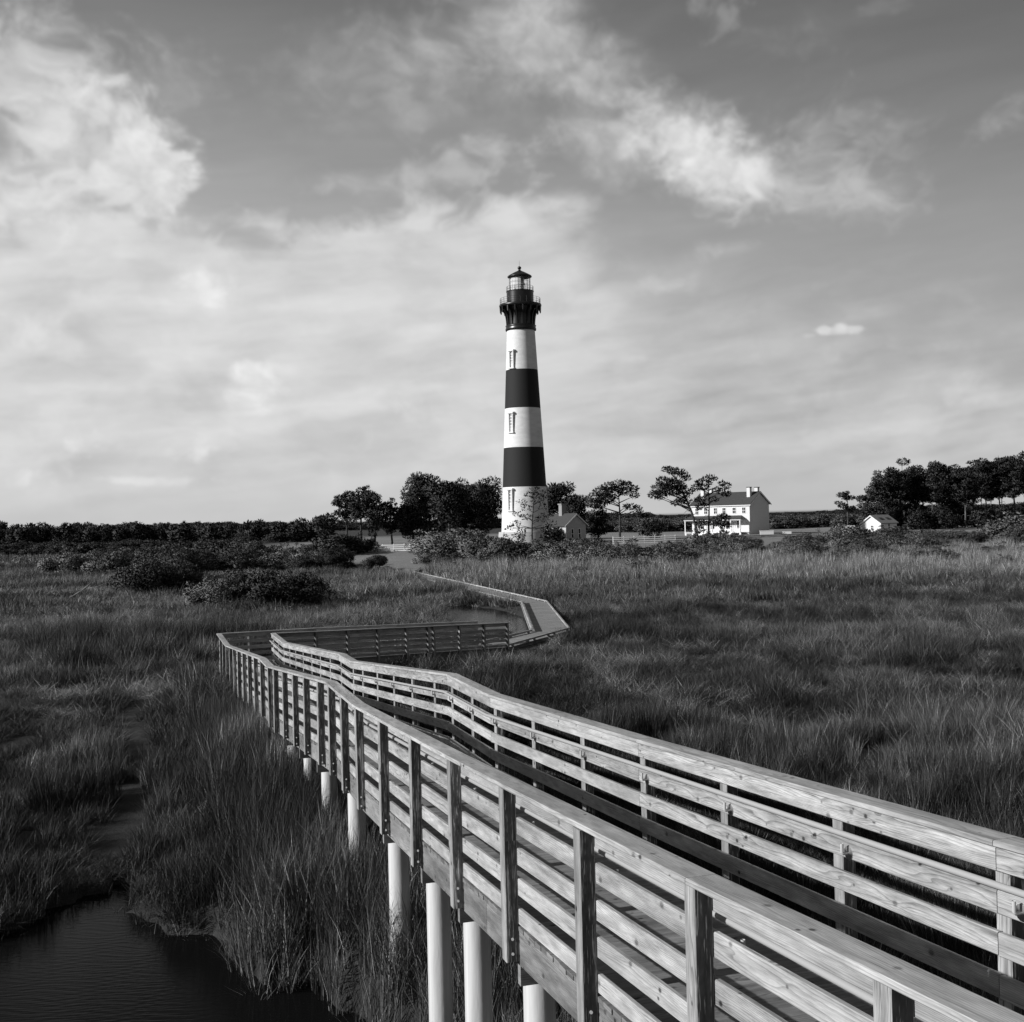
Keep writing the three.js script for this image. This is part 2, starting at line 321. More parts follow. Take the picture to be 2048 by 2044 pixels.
{
  const T = { p: [], u: [], c: [], i: [] }, rings = [], A = [];
  for (let r = 1.5; r < 7000; r *= r < 120 ? 1.022 : r < 400 ? 1.035 : 1.12) rings.push(r);
  for (let k = 0; k < 300; k++) { const t = k / 299, a = t < 0.08 ? lerp(-180, -40, t / 0.08) : t > 0.92 ? lerp(40, 180, (t - 0.92) / 0.08) : lerp(-40, 40, (t - 0.08) / 0.84); A.push(a * Math.PI / 180); }
  for (const r of rings) for (const a of A) {
    const x = r * Math.sin(a), z = -r * Math.cos(a), D = -z, lawn = smooth(uplandEdge(x) + 14, uplandEdge(x) + 28, D + (fbm(x * 0.1, z * 0.1, 3) - 0.5) * 12) * (1 - smooth(330, 380, D)) * smooth(-60, -42, x), mown = Math.max(lawn, inPath(x, D) && D > 150 ? 1 : 0);
    const patch = fbm(x * 0.05, z * 0.12, 4), g = lerp(0.018 + 0.02 * patch, 0.24 + 0.16 * patch, mown);
    T.p.push(x, ground(x, z), z); T.u.push(x / 6, z / 6); T.c.push(g, g, g);
  }
  const n = A.length;
  for (let i = 0; i + 1 < rings.length; i++) for (let k = 0; k + 1 < n; k++) { const a = i * n + k, b = a + 1, c = a + n, d = c + 1; T.i.push(a, c, b, b, c, d); }
  const g = new THREE.BufferGeometry();
  g.setAttribute('position', new THREE.Float32BufferAttribute(T.p, 3)); g.setAttribute('uv', new THREE.Float32BufferAttribute(T.u, 2)); g.setAttribute('color', new THREE.Float32BufferAttribute(T.c, 3));
  g.setIndex(T.i); g.computeVertexNormals();
  const nn = g.attributes.normal; let up = 0; for (let i = 0; i < nn.count; i += 50) up += Math.sign(nn.getY(i));
  if (up < 0) { const ix = g.index.array; for (let i = 0; i < ix.length; i += 3) { const t = ix[i]; ix[i] = ix[i + 1]; ix[i + 1] = t; } g.computeVertexNormals(); }
  struct('ground', g, new THREE.MeshStandardMaterial({ color: grey(1), vertexColors: true, map: earthTex, roughness: 1, bumpMap: earthTex, bumpScale: 0.05 }), 'structure', 'low marsh ground rising to mown lawn round the lighthouse');
}
// open water
const rippleTex = texture(1024, 1024, (x, y) => {
  const w = (k) => { const u = x / 1024 * 2 * Math.PI, v = y / 1024 * 2 * Math.PI; return 0.5 + 0.5 * Math.sin(k[0] * u + k[1] * v + 2.5 * Math.sin(u * k[2] + v * k[3])); };
  return 0.3 * w([2, 17, 3, 1]) + 0.25 * w([-3, 26, 2, 2]) + 0.2 * w([5, 41, -2, 3]) + 0.15 * w([-7, 63, 4, 1]) + 0.1 * w([13, 90, 3, 5]);
}, false);
const waterMat = new THREE.MeshPhysicalMaterial({ color: grey(0.006), roughness: 0.06, specularIntensity: 0.05, ior: 1.33, bumpMap: rippleTex, bumpScale: 0.0022 });
function pond(name, x0, x1, D0, D1, label) {
  const g = new THREE.PlaneGeometry(x1 - x0, D1 - D0).rotateX(-Math.PI / 2).translate((x0 + x1) / 2, 0.06, -(D0 + D1) / 2), uv = g.attributes.uv, p = g.attributes.position;
  for (let i = 0; i < uv.count; i++) uv.setXY(i, p.getX(i) / 3.2, p.getZ(i) / 3.2);
  struct(name, g, waterMat, 'structure', label);
}
pond('pond', -16, 1.5, -2, 24, 'dark rippled pool at the foot of the tall marsh grass');
pond('pond', -9, 3, 60, 95, 'still pool beside the low boardwalk');
console.log('ground done');

// ------------------------------------------------------------------ the raised boardwalk: ramps and landings between railings
const TOP = [[0, 5.06], [4.73, 4.73], [8.05, 4.5], [11.41, 4.31], [16.5, 4.04], [18.9, 4.04], [27.9, 3.24], [29.6, 3.23], [41.7, 2.35], [60, 2.34]];   // underside of the cap
const top1 = (Z) => along(TOP, Z), top2 = (s) => 2.34 - 0.0545 * Math.max(0, s);
const DECK = -1.13;
const boardwalk = thing('boardwalk', 'raised timber boardwalk ramping down over the marsh between slatted railings', 'boardwalk');
const rw = rngOf(99), jit = (a) => (rw() - 0.5) * 2 * a, pick = (list) => list[Math.floor(rw() * list.length)];
const C0 = corner(0), CW = corner(WIDE), Zend0 = -C0.z, ZendW = (-CW.z + n1.z * WIDE);
const postZ = [1.4, 3.1, 4.73, 6.39, 8.05, 9.74, 11.41, 13.05, 14.76, 16.4, 17.59, 18.76, 19.91, 21.62, 23.23, 24.91, 26.59, 27.81, 29.55, 31.28, 33.04, 34.76, 36.64, 38.46, 40.03, 41.68, 43.35, 44.92];
const kinks = [0.6, 16.5, 18.9, 27.9, 29.6, 41.7];
// one railing: P(t, off) gives a point of the plan, top(t) the cap's underside, stops the places of posts; side is -1 where the posts stand at smaller offsets than the boards
function railing(label, P, top, posts, bends, t0, t1, side, handrail) {
  const g = partGroup('railing', boardwalk, label), o = (v) => (side < 0 ? v : WIDE - v);
  const at = (t, off, y) => { const p = P(t, o(off)); p.y = top(t) + y; return p; };
  const dir = P(t0 + 1, 0).sub(P(t0, 0)).normalize(), half = 0.062;
  for (const t of posts) {
    const p = P(t, o(0.055)), y1 = top(t) - 0.002, lean = V(jit(0.008), 0, jit(0.008));
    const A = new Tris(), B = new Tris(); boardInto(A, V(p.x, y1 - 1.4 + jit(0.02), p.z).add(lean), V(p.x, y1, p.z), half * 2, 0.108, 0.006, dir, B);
    part('post', mergeGeometries([A.build(), B.build()], true), [postMat, pick(mottled)], g);
  }
  for (const t of posts) if (t < 26 && handrail) for (const y of [-1.22, -1.34]) {
    const p = P(t, o(0.055)); p.y = top(t) + y; p.addScaledVector(dir, -half - 0.004); part('bolt', new THREE.CylinderGeometry(0.012, 0.012, 0.014, 8).rotateX(Math.PI / 2).translate(p.x, p.y, p.z), steel, g);
  }
  const spans = [], cut = [t0, ...bends.filter((b) => b > t0 && b < t1), t1];
  for (let i = 0; i + 1 < cut.length; i++) {
    const inside = [cut[i], ...posts.filter((t) => t > cut[i] + 1.2 && t < cut[i + 1] - 1.2), cut[i + 1]];
    let a = 0; while (a < inside.length - 1) { let b = Math.min(a + 3, inside.length - 1); spans.push([inside[a], inside[b]]); a = b; }
  }
  for (let r = 0; r < 5; r++) {
    const yc = [-0.07, -0.32, -0.57, -0.815, -1.055][r];
    for (const [a, b] of spans) {
      const p = at(a, 0.13, yc + jit(0.005)), q = at(b, 0.13, yc + jit(0.005)), d = q.clone().sub(p).setLength(0.003);
      part('rail_board', board(p.add(d), q.sub(d), 0.038, r === 4 ? 0.128 : 0.14, 0.006), pick(boardMats), g);
    }
  }
  for (const [a, b] of spans) {
    const p = at(a, 0.075, 0.021), q = at(b, 0.075, 0.021), d = q.clone().sub(p).setLength(0.0025);
    part('cap_rail', board(p.add(d), q.sub(d), 0.19, 0.038, 0.006), pick(capMat), g);
  }
  if (handrail) {
    const pts = [t0, ...bends.filter((b) => b > t0 && b < t1), t1].map((t) => at(t, 0.205, -0.25));
    part('handrail', pipe(pts, 0.021), railPaint, g);
    for (const t of posts) {
      if (t - 0.28 < t0 || t > t1 - 0.05) continue;
      const T = new Tris(), s = t - 0.2, wall = at(s, 0.15, -0.335), out = at(s, 0.205, -0.335), inw = out.clone().sub(wall).setY(0).normalize();
      limbInto(T, [wall.clone().addScaledVector(inw, -0.002), wall.clone().addScaledVector(inw, 0.006), wall.clone().addScaledVector(inw, 0.0062)], [0.05, 0.05, 0.001], 14);
      limbInto(T, [wall, out.clone().addScaledVector(inw, -0.012), out.clone().setY(out.y + 0.012), at(s, 0.205, -0.262)], [0.012, 0.012, 0.012, 0.012], 8);
      part('handrail_bracket', T.build(), steel, g);
    }
  }
  return g;
}
railing('left railing, its outer boards sunlit', line1, top1, postZ, kinks, 0.6, Zend0 - 0.1, -1, true);
const zr = ZendW - 0.02;
railing('right railing with a round handrail on its inner side', line1, top1, postZ.filter((z) => z < zr - 0.3), kinks, 0.6, zr, 1, true);
// second flight, seen from its shaded side
const s0 = C0.clone().sub(line2(0, 0)).dot(d2), sW = CW.clone().sub(line2(0, WIDE)).dot(d2), LEN2 = 14.2;
const posts2 = (a) => { const l = []; for (let s = LEN2 - 0.08; s > a + 0.5; s -= 1.72) l.push(s); l.splice(4, 0, LEN2 - 5.6); return l.sort((p, q) => p - q); };
railing('far railing of the turned flight', line2, top2, posts2(s0 + 0.6), [], s0 + 0.02, LEN2, -1, false);
railing('near railing of the turned flight, in shade', line2, top2, posts2(sW), [], sW + 0.02, LEN2, 1, false);

// deck: planks laid across, one mesh each as far as they can be told apart
const deck = partGroup('deck', boardwalk, 'grey weathered deck planks between the railings');
const farPlanks = new Tris();
for (let i = 0, Z = 0.7; Z < 46.6; Z += 0.1395, i++) {
  const y = top1(Z) + DECK - 0.019 + jit(0.0025), p = line1(Z, 0.106 + jit(0.005)), q = line1(Z, WIDE - 0.106 + jit(0.005));
  p.y = y; q.y = y;
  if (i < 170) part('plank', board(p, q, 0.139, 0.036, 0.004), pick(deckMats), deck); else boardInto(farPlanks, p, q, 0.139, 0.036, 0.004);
}
for (let s = s0 + 0.3; s < LEN2; s += 0.1455) { const y = top2(s) + DECK - 0.023, p = line2(s, 0.03), q = line2(s, 0.03 + (WIDE - 0.06) * clamp((s - s0) / (sW - s0))); p.y = y; q.y = y; boardInto(farPlanks, p, q, 0.139, 0.036, 0.004); }
part('far_planks', farPlanks.build(), deckMats[0], deck).userData.kind = 'stuff';
// edge joists below the planks, and the piles that carry them
const frame = partGroup('substructure', boardwalk, 'joists, beams and pale round piles under the deck');
const jc = [0.6, 3.9, 7.2, 10.6, 13.6, 16.5, 18.9, 21.6, 24.9, 27.9, 29.6, 33, 36.6, 40, 44.5, Zend0 - 0.2];
for (const off of [0.135, 1.06, WIDE - 0.135]) for (let i = 0; i + 1 < jc.length; i++) {
  const p = line1(jc[i] + 0.003, off), q = line1(Math.min(jc[i + 1], off > 1 ? zr : 99) - 0.003, off); p.y = top1(jc[i]) + DECK - 0.18; q.y = top1(jc[i + 1]) + DECK - 0.18;
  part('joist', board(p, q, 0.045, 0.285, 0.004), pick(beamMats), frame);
}
for (const off of [0.135, WIDE - 0.135]) for (let s = off > 1 ? sW : s0; s < LEN2 - 0.1; s += 3.5) {
  const e = Math.min(s + 3.5, LEN2), p = line2(s, off), q = line2(e - 0.005, off); p.y = top2(s) + DECK - 0.18; q.y = top2(e) + DECK - 0.18;
  part('joist', board(p, q, 0.045, 0.285, 0.004), pick(beamMats), frame);
}
const pileZ = [4.6, 6.6, 8.4, 10.17, 12.08, 13.67, 15.8, 18.9, 21.7, 24.1, 26.8, 29.4, 32.8, 36.4, 40, 44];
pileZ.forEach((Z, i) => {
  for (const off of [0.44, WIDE - 0.44]) {
    const p = line1(Z, off), y1 = top1(Z) + DECK - 0.34, R = 0.138;
    const g = new THREE.CylinderGeometry(R, R * 1.03, y1 + 0.9, 28, 1).translate(p.x, (y1 - 0.9) / 2, p.z);
    part('pile', g, pileMat, frame);
  }
  const a = line1(Z - 0.2, 0.2), b = line1(Z - 0.2, WIDE - 0.2); a.y = b.y = top1(Z) + DECK - 0.45;
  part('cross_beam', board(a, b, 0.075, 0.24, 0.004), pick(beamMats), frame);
});
for (let s = 1; s < LEN2; s += 3) for (const off of [0.44, WIDE - 0.44]) { const p = line2(s, off), y1 = top2(s) + DECK - 0.33; part('pile', new THREE.CylinderGeometry(0.12, 0.12, y1 + 0.9, 20, 1).translate(p.x, (y1 - 0.9) / 2, p.z), pileMat, frame); }

// ------------------------------------------------------------------ the low boardwalk without railings, going on to the lighthouse grounds
const low = thing('low_boardwalk', 'low plank boardwalk with kerb rails bending away towards the lighthouse', 'boardwalk');
{
  const e = line2(LEN2, WIDE), f = line2(LEN2, 0), y = 0.43, P = (v) => V(v[0], y, v[1]);
  const R = [[e.x, e.z], [3.02, -64.9], [2.42, -86.4], [-11.7, -141], [-11.6, -150]].map(P), L = [[f.x, f.z], [0.85, -64.2], [0.45, -86.0], [-13.8, -140.6], [-13.6, -150.2]].map(P);
  R[0].y = L[0].y = top2(LEN2) + DECK; R[4].y = L[4].y = 0.55;
  const T = new Tris(), kerbs = [];
  for (let i = 0; i + 1 < R.length; i++) {
    const n = Math.round(R[i].distanceTo(R[i + 1]) / 0.147);
    for (let k = 0; k < n; k++) {
      const t = (k + 0.5) / n, p = L[i].clone().lerp(L[i + 1], t), q = R[i].clone().lerp(R[i + 1], t); p.y -= 0.02 - jit(0.004); q.y -= 0.02 - jit(0.004);
      boardInto(T, p, q, 0.14, 0.036, 0.004);
    }
    for (const [side, S] of [['l', L], ['r', R]]) {
      if (side === 'l' && i === 3) continue;
      const len = S[i].distanceTo(S[i + 1]), m = Math.max(1, Math.round(len / 2.6)), inw = (side === 'l' ? R : L)[i].clone().sub(S[i]).setY(0).normalize().multiplyScalar(0.07);
      for (let k = 0; k < m; k++) {
        const a = S[i].clone().lerp(S[i + 1], k / m).add(inw), b = S[i].clone().lerp(S[i + 1], (k + 1) / m).add(inw), d = b.clone().sub(a).setLength(0.012);
        const hi = side === 'l' && i === 1 ? 0.22 : 0.15; a.y += hi - 0.045; b.y += hi - 0.045;
        part('kerb_rail', board(a.clone().add(d), b.clone().sub(d), 0.09, hi > 0.2 ? 0.14 : 0.088, 0.006), pick(boardMats), low);
        for (const c of [0.15, 0.85]) { const m0 = a.clone().lerp(b, c); const z = board(m0.clone().addScaledVector(d, 12).setY(m0.y - (hi > 0.2 ? 0.12 : 0.075)), m0.clone().addScaledVector(d, -12).setY(m0.y - (hi > 0.2 ? 0.12 : 0.075)), 0.088, hi > 0.2 ? 0.09 : 0.058, 0.004); kerbs.push(z); }
        const edge = a.clone(), e2 = b.clone(); edge.y = S[i].y - 0.16; e2.y = edge.y;
        if (k % 2 === 0) part('edge_joist', board(edge, b.clone().setY(edge.y).addScaledVector(b.clone().sub(a), k + 1 < m ? 1 : 0), 0.05, 0.23, 0.004), beamMats[0], low);
      }
    }
  }
  part('planks', T.build(), woodMaterial(W2, 0.46, 0.002), low).userData.kind = 'stuff';
  part('kerb_blocks', mergeGeometries(kerbs), beamMats[1], low).userData.kind = 'stuff';
}
console.log('boardwalk done');
// ------------------------------------------------------------------ the lighthouse
const TX = 2.38, TZ = -216, TG = 2.0;
const lighthouse = thing('lighthouse', 'tall banded black and white lighthouse with an iron gallery and glazed lantern', 'lighthouse', [TX, TG, TZ]);
{
  const RAD = (y) => lerp(4.47, 2.63, y / 36.5);                 // metres above the ground
  const drum = (r0, r1, y0, y1, n = 64, open = true) => new THREE.CylinderGeometry(r1, r0, y1 - y0, n, 1, open).translate(0, (y0 + y1) / 2, 0);
  const lathe = (pts, n = 64) => new THREE.LatheGeometry(pts.map(([r, y]) => new THREE.Vector2(r, y)), n);
  part('stone_base', new THREE.CylinderGeometry(4.85, 5.1, 2.1, 8).translate(0, 1.05, 0), new THREE.MeshStandardMaterial({ color: grey(0.5), roughness: 0.9, map: speckTex }), lighthouse);
  const levels = [1.9, 10.15, 17.25, 24.35, 31.3, 38.5];
  for (let i = 0; i < 5; i++) part(i % 2 ? 'black_band' : 'white_band', drum(RAD(levels[i]), RAD(levels[i + 1]), levels[i], levels[i + 1]), i % 2 ? blackPaint : whitePaint, lighthouse);
  // windows: a hooded surround standing proud, sash bars over dark panes
  const wa = -0.68;                                              // turned to the left of the camera
  for (const [y0, y1] of [[6.0, 9.9], [20.0, 23.6], [31.6, 34.8]]) for (const turn of [wa, wa + Math.PI]) {
    const w = partGroup('window', lighthouse), r = RAD((y0 + y1) / 2); w.rotation.y = turn; w.position.set(0, 0, 0);
    const T = new Tris(), hw = 0.56, z0 = r - 0.5, z1 = r + 0.3, top = y1;
    boxInto(T, -hw, -hw + 0.24, y0, top - 0.3, z0, z1); boxInto(T, hw - 0.24, hw, y0, top - 0.3, z0, z1); boxInto(T, -hw - 0.12, hw + 0.12, top - 0.298, top, z0, z1 + 0.12); boxInto(T, -hw - 0.1, hw + 0.1, y0 - 0.22, y0 - 0.002, z0, z1 + 0.1);
    part('surround', T.build(), whitePaint, w);
    part('pane', box(-hw + 0.24, hw - 0.24, y0, top - 0.3, z0, r + 0.02), darkGlass, w);
    const S = new Tris(), h = top - 0.3 - y0;
    boxInto(S, -0.06, 0.06, y0, top - 0.3, r + 0.022, r + 0.1); boxInto(S, -hw + 0.24, -hw + 0.34, y0, top - 0.3, r + 0.022, r + 0.098); boxInto(S, hw - 0.34, hw - 0.24, y0, top - 0.3, r + 0.022, r + 0.098); for (let k = 1; k < 6; k++) boxInto(S, -hw + 0.24, hw - 0.24, y0 + h * k / 6 - 0.06, y0 + h * k / 6 + 0.06, r + 0.024, r + (k === 3 ? 0.12 : 0.09));
    part('sash', S.build(), trimPaint, w);
  }
  // iron crown
  part('cornice_ring', lathe([[2.55, 38.3], [2.78, 38.42], [2.8, 38.75], [2.7, 38.95], [2.74, 39.2], [2.8, 39.35], [2.62, 39.5]]), ironPaint, lighthouse);
  part('corbel_drum', lathe([[2.45, 39.3], [2.45, 40.6], [2.5, 41.6], [2.72, 42.4], [3.15, 43.0]]), ironPaint, lighthouse);
  const bracket = (() => { const sh = new THREE.Shape(); sh.moveTo(2.4, 39.5); sh.lineTo(2.62, 39.5); sh.bezierCurveTo(2.68, 41.3, 2.9, 42.3, 3.55, 42.55); sh.lineTo(3.55, 42.05); sh.lineTo(3.64, 41.9); sh.lineTo(3.73, 42.05); sh.lineTo(3.78, 43.1); sh.lineTo(2.4, 43.1); return new THREE.ExtrudeGeometry(sh, { depth: 0.2, bevelEnabled: true, bevelSize: 0.02, bevelThickness: 0.02, bevelSegments: 1, curveSegments: 8 }).translate(0, 0, -0.1); })();
  for (let k = 0; k < 16; k++) part('bracket', bracket, ironPaint, lighthouse).rotation.y = (k + 0.3) / 16 * 2 * Math.PI;
  part('gallery', lathe([[2.4, 42.95], [3.7, 43.0], [3.82, 43.25], [3.86, 43.4], [3.8, 43.62], [3.72, 43.66], [2.3, 43.7]]), ironPaint, lighthouse);
  const rail = (R, y0, h, n, bars) => {
    for (let k = 0; k < n; k++) { const a = k / n * 2 * Math.PI; part('gallery_post', new THREE.CylinderGeometry(0.035, 0.04, h, 6).translate(R * Math.sin(a), y0 + h / 2, R * Math.cos(a)), ironPaint, lighthouse); }
    for (const b of bars) part('gallery_rail', new THREE.TorusGeometry(R, 0.024, 5, 72).rotateX(Math.PI / 2).translate(0, y0 + h * b, 0), ironPaint, lighthouse);
  };
  rail(3.64, 43.64, 1.2, 20, [0.34, 0.67, 1]);
  part('watch_room', lathe([[2.44, 43.6], [2.44, 46.1], [2.52, 46.2], [2.52, 46.34], [1.7, 46.36]]), ironPaint, lighthouse);
  rail(2.42, 46.3, 0.95, 16, [0.5, 1]);
  // lantern: panes between bars, the lens inside
  const N = 16, LR = 1.9, y0 = 46.36, y1 = 49.15;
  for (let k = 0; k < N; k++) {
    const a0 = k / N * 2 * Math.PI, a1 = (k + 1) / N * 2 * Math.PI, mid = (a0 + a1) / 2, chord = 2 * LR * Math.sin(Math.PI / N);
    for (let j = 0; j < 3; j++) { const h = (y1 - y0) / 3; const p = part('pane', new THREE.PlaneGeometry(chord - 0.05, h - 0.05), glass, lighthouse); p.position.set(LR * Math.cos(Math.PI / N) * Math.sin(mid), y0 + h * (j + 0.5), LR * Math.cos(Math.PI / N) * Math.cos(mid)); p.rotation.y = mid; }
    part('mullion', new THREE.CylinderGeometry(0.035, 0.035, y1 - y0, 6).translate(LR * Math.sin(a0), (y0 + y1) / 2, LR * Math.cos(a0)), ironPaint, lighthouse);
  }
  for (const j of [1, 2]) part('glazing_bar', new THREE.TorusGeometry(LR * 0.99, 0.025, 5, N).rotateX(Math.PI / 2).translate(0, y0 + (y1 - y0) * j / 3, 0), ironPaint, lighthouse);
  part('lens', lathe([[0.35, 46.5], [0.75, 46.7], [0.62, 46.95], [0.88, 47.15], [0.74, 47.4], [0.95, 47.65], [0.95, 47.95], [0.74, 48.2], [0.88, 48.4], [0.6, 48.65], [0.3, 48.85]], 24), new THREE.MeshPhysicalMaterial({ color: grey(0.75), roughness: 0.12, metalness: 0.6 }), lighthouse);
  part('curtain', new THREE.CylinderGeometry(1.62, 1.62, 2.6, 24, 1, true, 4.3, 2.1).translate(0, 47.7, 0), new THREE.MeshStandardMaterial({ color: grey(0.8), roughness: 0.9, side: THREE.DoubleSide }), lighthouse, 'pale sheet added inside the lantern to brighten its sunward glass');  // added pale sheet, stands in for sunlight on the lantern glass
  part('roof', lathe([[2.0, 49.1], [2.2, 49.18], [2.22, 49.38], [2.0, 49.55], [1.1, 50.1], [0.35, 50.5], [0.22, 50.62], [0.2, 50.8]], 16), ironPaint, lighthouse);
  part('ball', new THREE.SphereGeometry(0.34, 20, 14).translate(0, 51.08, 0), ironPaint, lighthouse);
  part('lightning_rod', new THREE.CylinderGeometry(0.02, 0.03, 1.3, 6).translate(0, 51.9, 0), ironPaint, lighthouse);
}

for (const m of lighthouse.children) if (/cornice|corbel|bracket|gallery|watch|pane|mullion|glazing|lens|curtain|roof|ball|rod/.test(m.name) && m.isMesh) { m.position.y = m.position.y * 0.9 + 3.93; m.scale.y = 0.9; }   // the crown is squatter than the shaft

// ------------------------------------------------------------------ houses
const roofTex = texture(512, 512, (x, y) => 0.72 + (fbm(x / 9, y / 5, 4) - 0.5) * 0.6 - (y % 16 < 2 ? 0.14 : 0));
const roofDark = new THREE.MeshStandardMaterial({ color: grey(0.115), roughness: 0.9, map: roofTex }), roofPale = new THREE.MeshStandardMaterial({ color: grey(0.4), roughness: 0.9, map: roofTex });
const clapTex = texture(64, 256, (x, y) => { const f = (y % 16) / 16; return 0.75 + 0.25 * f; }, false);
const clap = new THREE.MeshStandardMaterial({ color: grey(0.76), roughness: 0.75, bumpMap: clapTex, bumpScale: 0.03, map: speckTex });
const brickMat = new THREE.MeshStandardMaterial({ color: grey(0.3), roughness: 0.9, map: speckTex, bumpMap: roughTex, bumpScale: 0.02 });
function gableHouse(x0, x1, z0, z1, y0, ye, yr, along_x) {        // walls with two gables, ridge along x or z
  const T = new Tris(), P = V;
  const quad = (a, b, c, d) => T.quad(a, b, c, d, [0, a.y], [a.distanceTo(b), b.y], [a.distanceTo(b), c.y], [0, d.y]);
  quad(P(x0, y0, z1), P(x1, y0, z1), P(x1, ye, z1), P(x0, ye, z1)); quad(P(x1, y0, z0), P(x0, y0, z0), P(x0, ye, z0), P(x1, ye, z0));
  quad(P(x1, y0, z1), P(x1, y0, z0), P(x1, ye, z0), P(x1, ye, z1)); quad(P(x0, y0, z0), P(x0, y0, z1), P(x0, ye, z1), P(x0, ye, z0));
  const xm = (x0 + x1) / 2, zm = (z0 + z1) / 2;
  if (along_x) { T.flat(P(x1, ye, z1), P(x1, ye, z0), P(x1, yr, zm), [0, ye], [z1 - z0, ye], [(z1 - z0) / 2, yr]); T.flat(P(x0, ye, z0), P(x0, ye, z1), P(x0, yr, zm), [0, ye], [z1 - z0, ye], [(z1 - z0) / 2, yr]); }
  else { T.flat(P(x0, ye, z1), P(x1, ye, z1), P(xm, yr, z1), [0, ye], [x1 - x0, ye], [(x1 - x0) / 2, yr]); T.flat(P(x1, ye, z0), P(x0, ye, z0), P(xm, yr, z0), [0, ye], [x1 - x0, ye], [(x1 - x0) / 2, yr]); }
  return T.build();
}
function gableRoof(x0, x1, z0, z1, ye, yr, along_x, over = 0.45, thick = 0.16) {   // two slabs with overhang
  const T = new Tris(), slab = (a, b, c, d) => { const u = V(0, thick, 0), e = [a, b, c, d], f = e.map((p) => p.clone().add(u)), L = a.distanceTo(b), w = b.distanceTo(c);
    T.quad(f[0], f[1], f[2], f[3], [0, 0], [L, 0], [L, w], [0, w]); T.quad(e[3], e[2], e[1], e[0], [0, 0], [L, 0], [L, w], [0, w]);
    for (let k = 0; k < 4; k++) { const j = (k + 1) % 4; T.quad(e[k], e[j], f[j], f[k], [0, 0], [1, 0], [1, 0.1], [0, 0.1]); } };
  const s = along_x ? (yr - ye) / ((z1 - z0) / 2) : (yr - ye) / ((x1 - x0) / 2), lo = ye - s * over;
  if (along_x) { const zm = (z0 + z1) / 2, a = x0 - over, b = x1 + over; slab(V(a, lo, z1 + over), V(b, lo, z1 + over), V(b, yr, zm), V(a, yr, zm)); slab(V(b, lo, z0 - over), V(a, lo, z0 - over), V(a, yr, zm), V(b, yr, zm)); }
  else { const xm = (x0 + x1) / 2, a = z0 - over, b = z1 + over; slab(V(x1 + over, lo, b), V(x1 + over, lo, a), V(xm, yr, a), V(xm, yr, b)); slab(V(x0 - over, lo, a), V(x0 - over, lo, b), V(xm, yr, b), V(xm, yr, a)); }
  return T.build();
}
function windowPart(parent, x, y, z, w, h, bars = 2) {            // on a wall that faces +z
  const g = partGroup('window', parent); g.position.set(x, y, z);
  part('pane', box(-w / 2, w / 2, 0, h, -0.05, 0.012), darkGlass, g);
  const T = new Tris(), t = 0.09; boxInto(T, -w / 2 - t, -w / 2, -t, h + t, -0.05, 0.06); boxInto(T, w / 2, w / 2 + t, -t, h + t, -0.05, 0.06); boxInto(T, -w / 2, w / 2, h, h + t, -0.05, 0.058); boxInto(T, -w / 2, w / 2, -t, 0, -0.05, 0.07);
  boxInto(T, -w / 2, w / 2, h / 2 - 0.04, h / 2 + 0.04, 0.014, 0.05); if (bars > 1) boxInto(T, -0.03, 0.03, 0, h, 0.014, 0.045);
  part('frame', T.build(), trimPaint, g); return g;
}
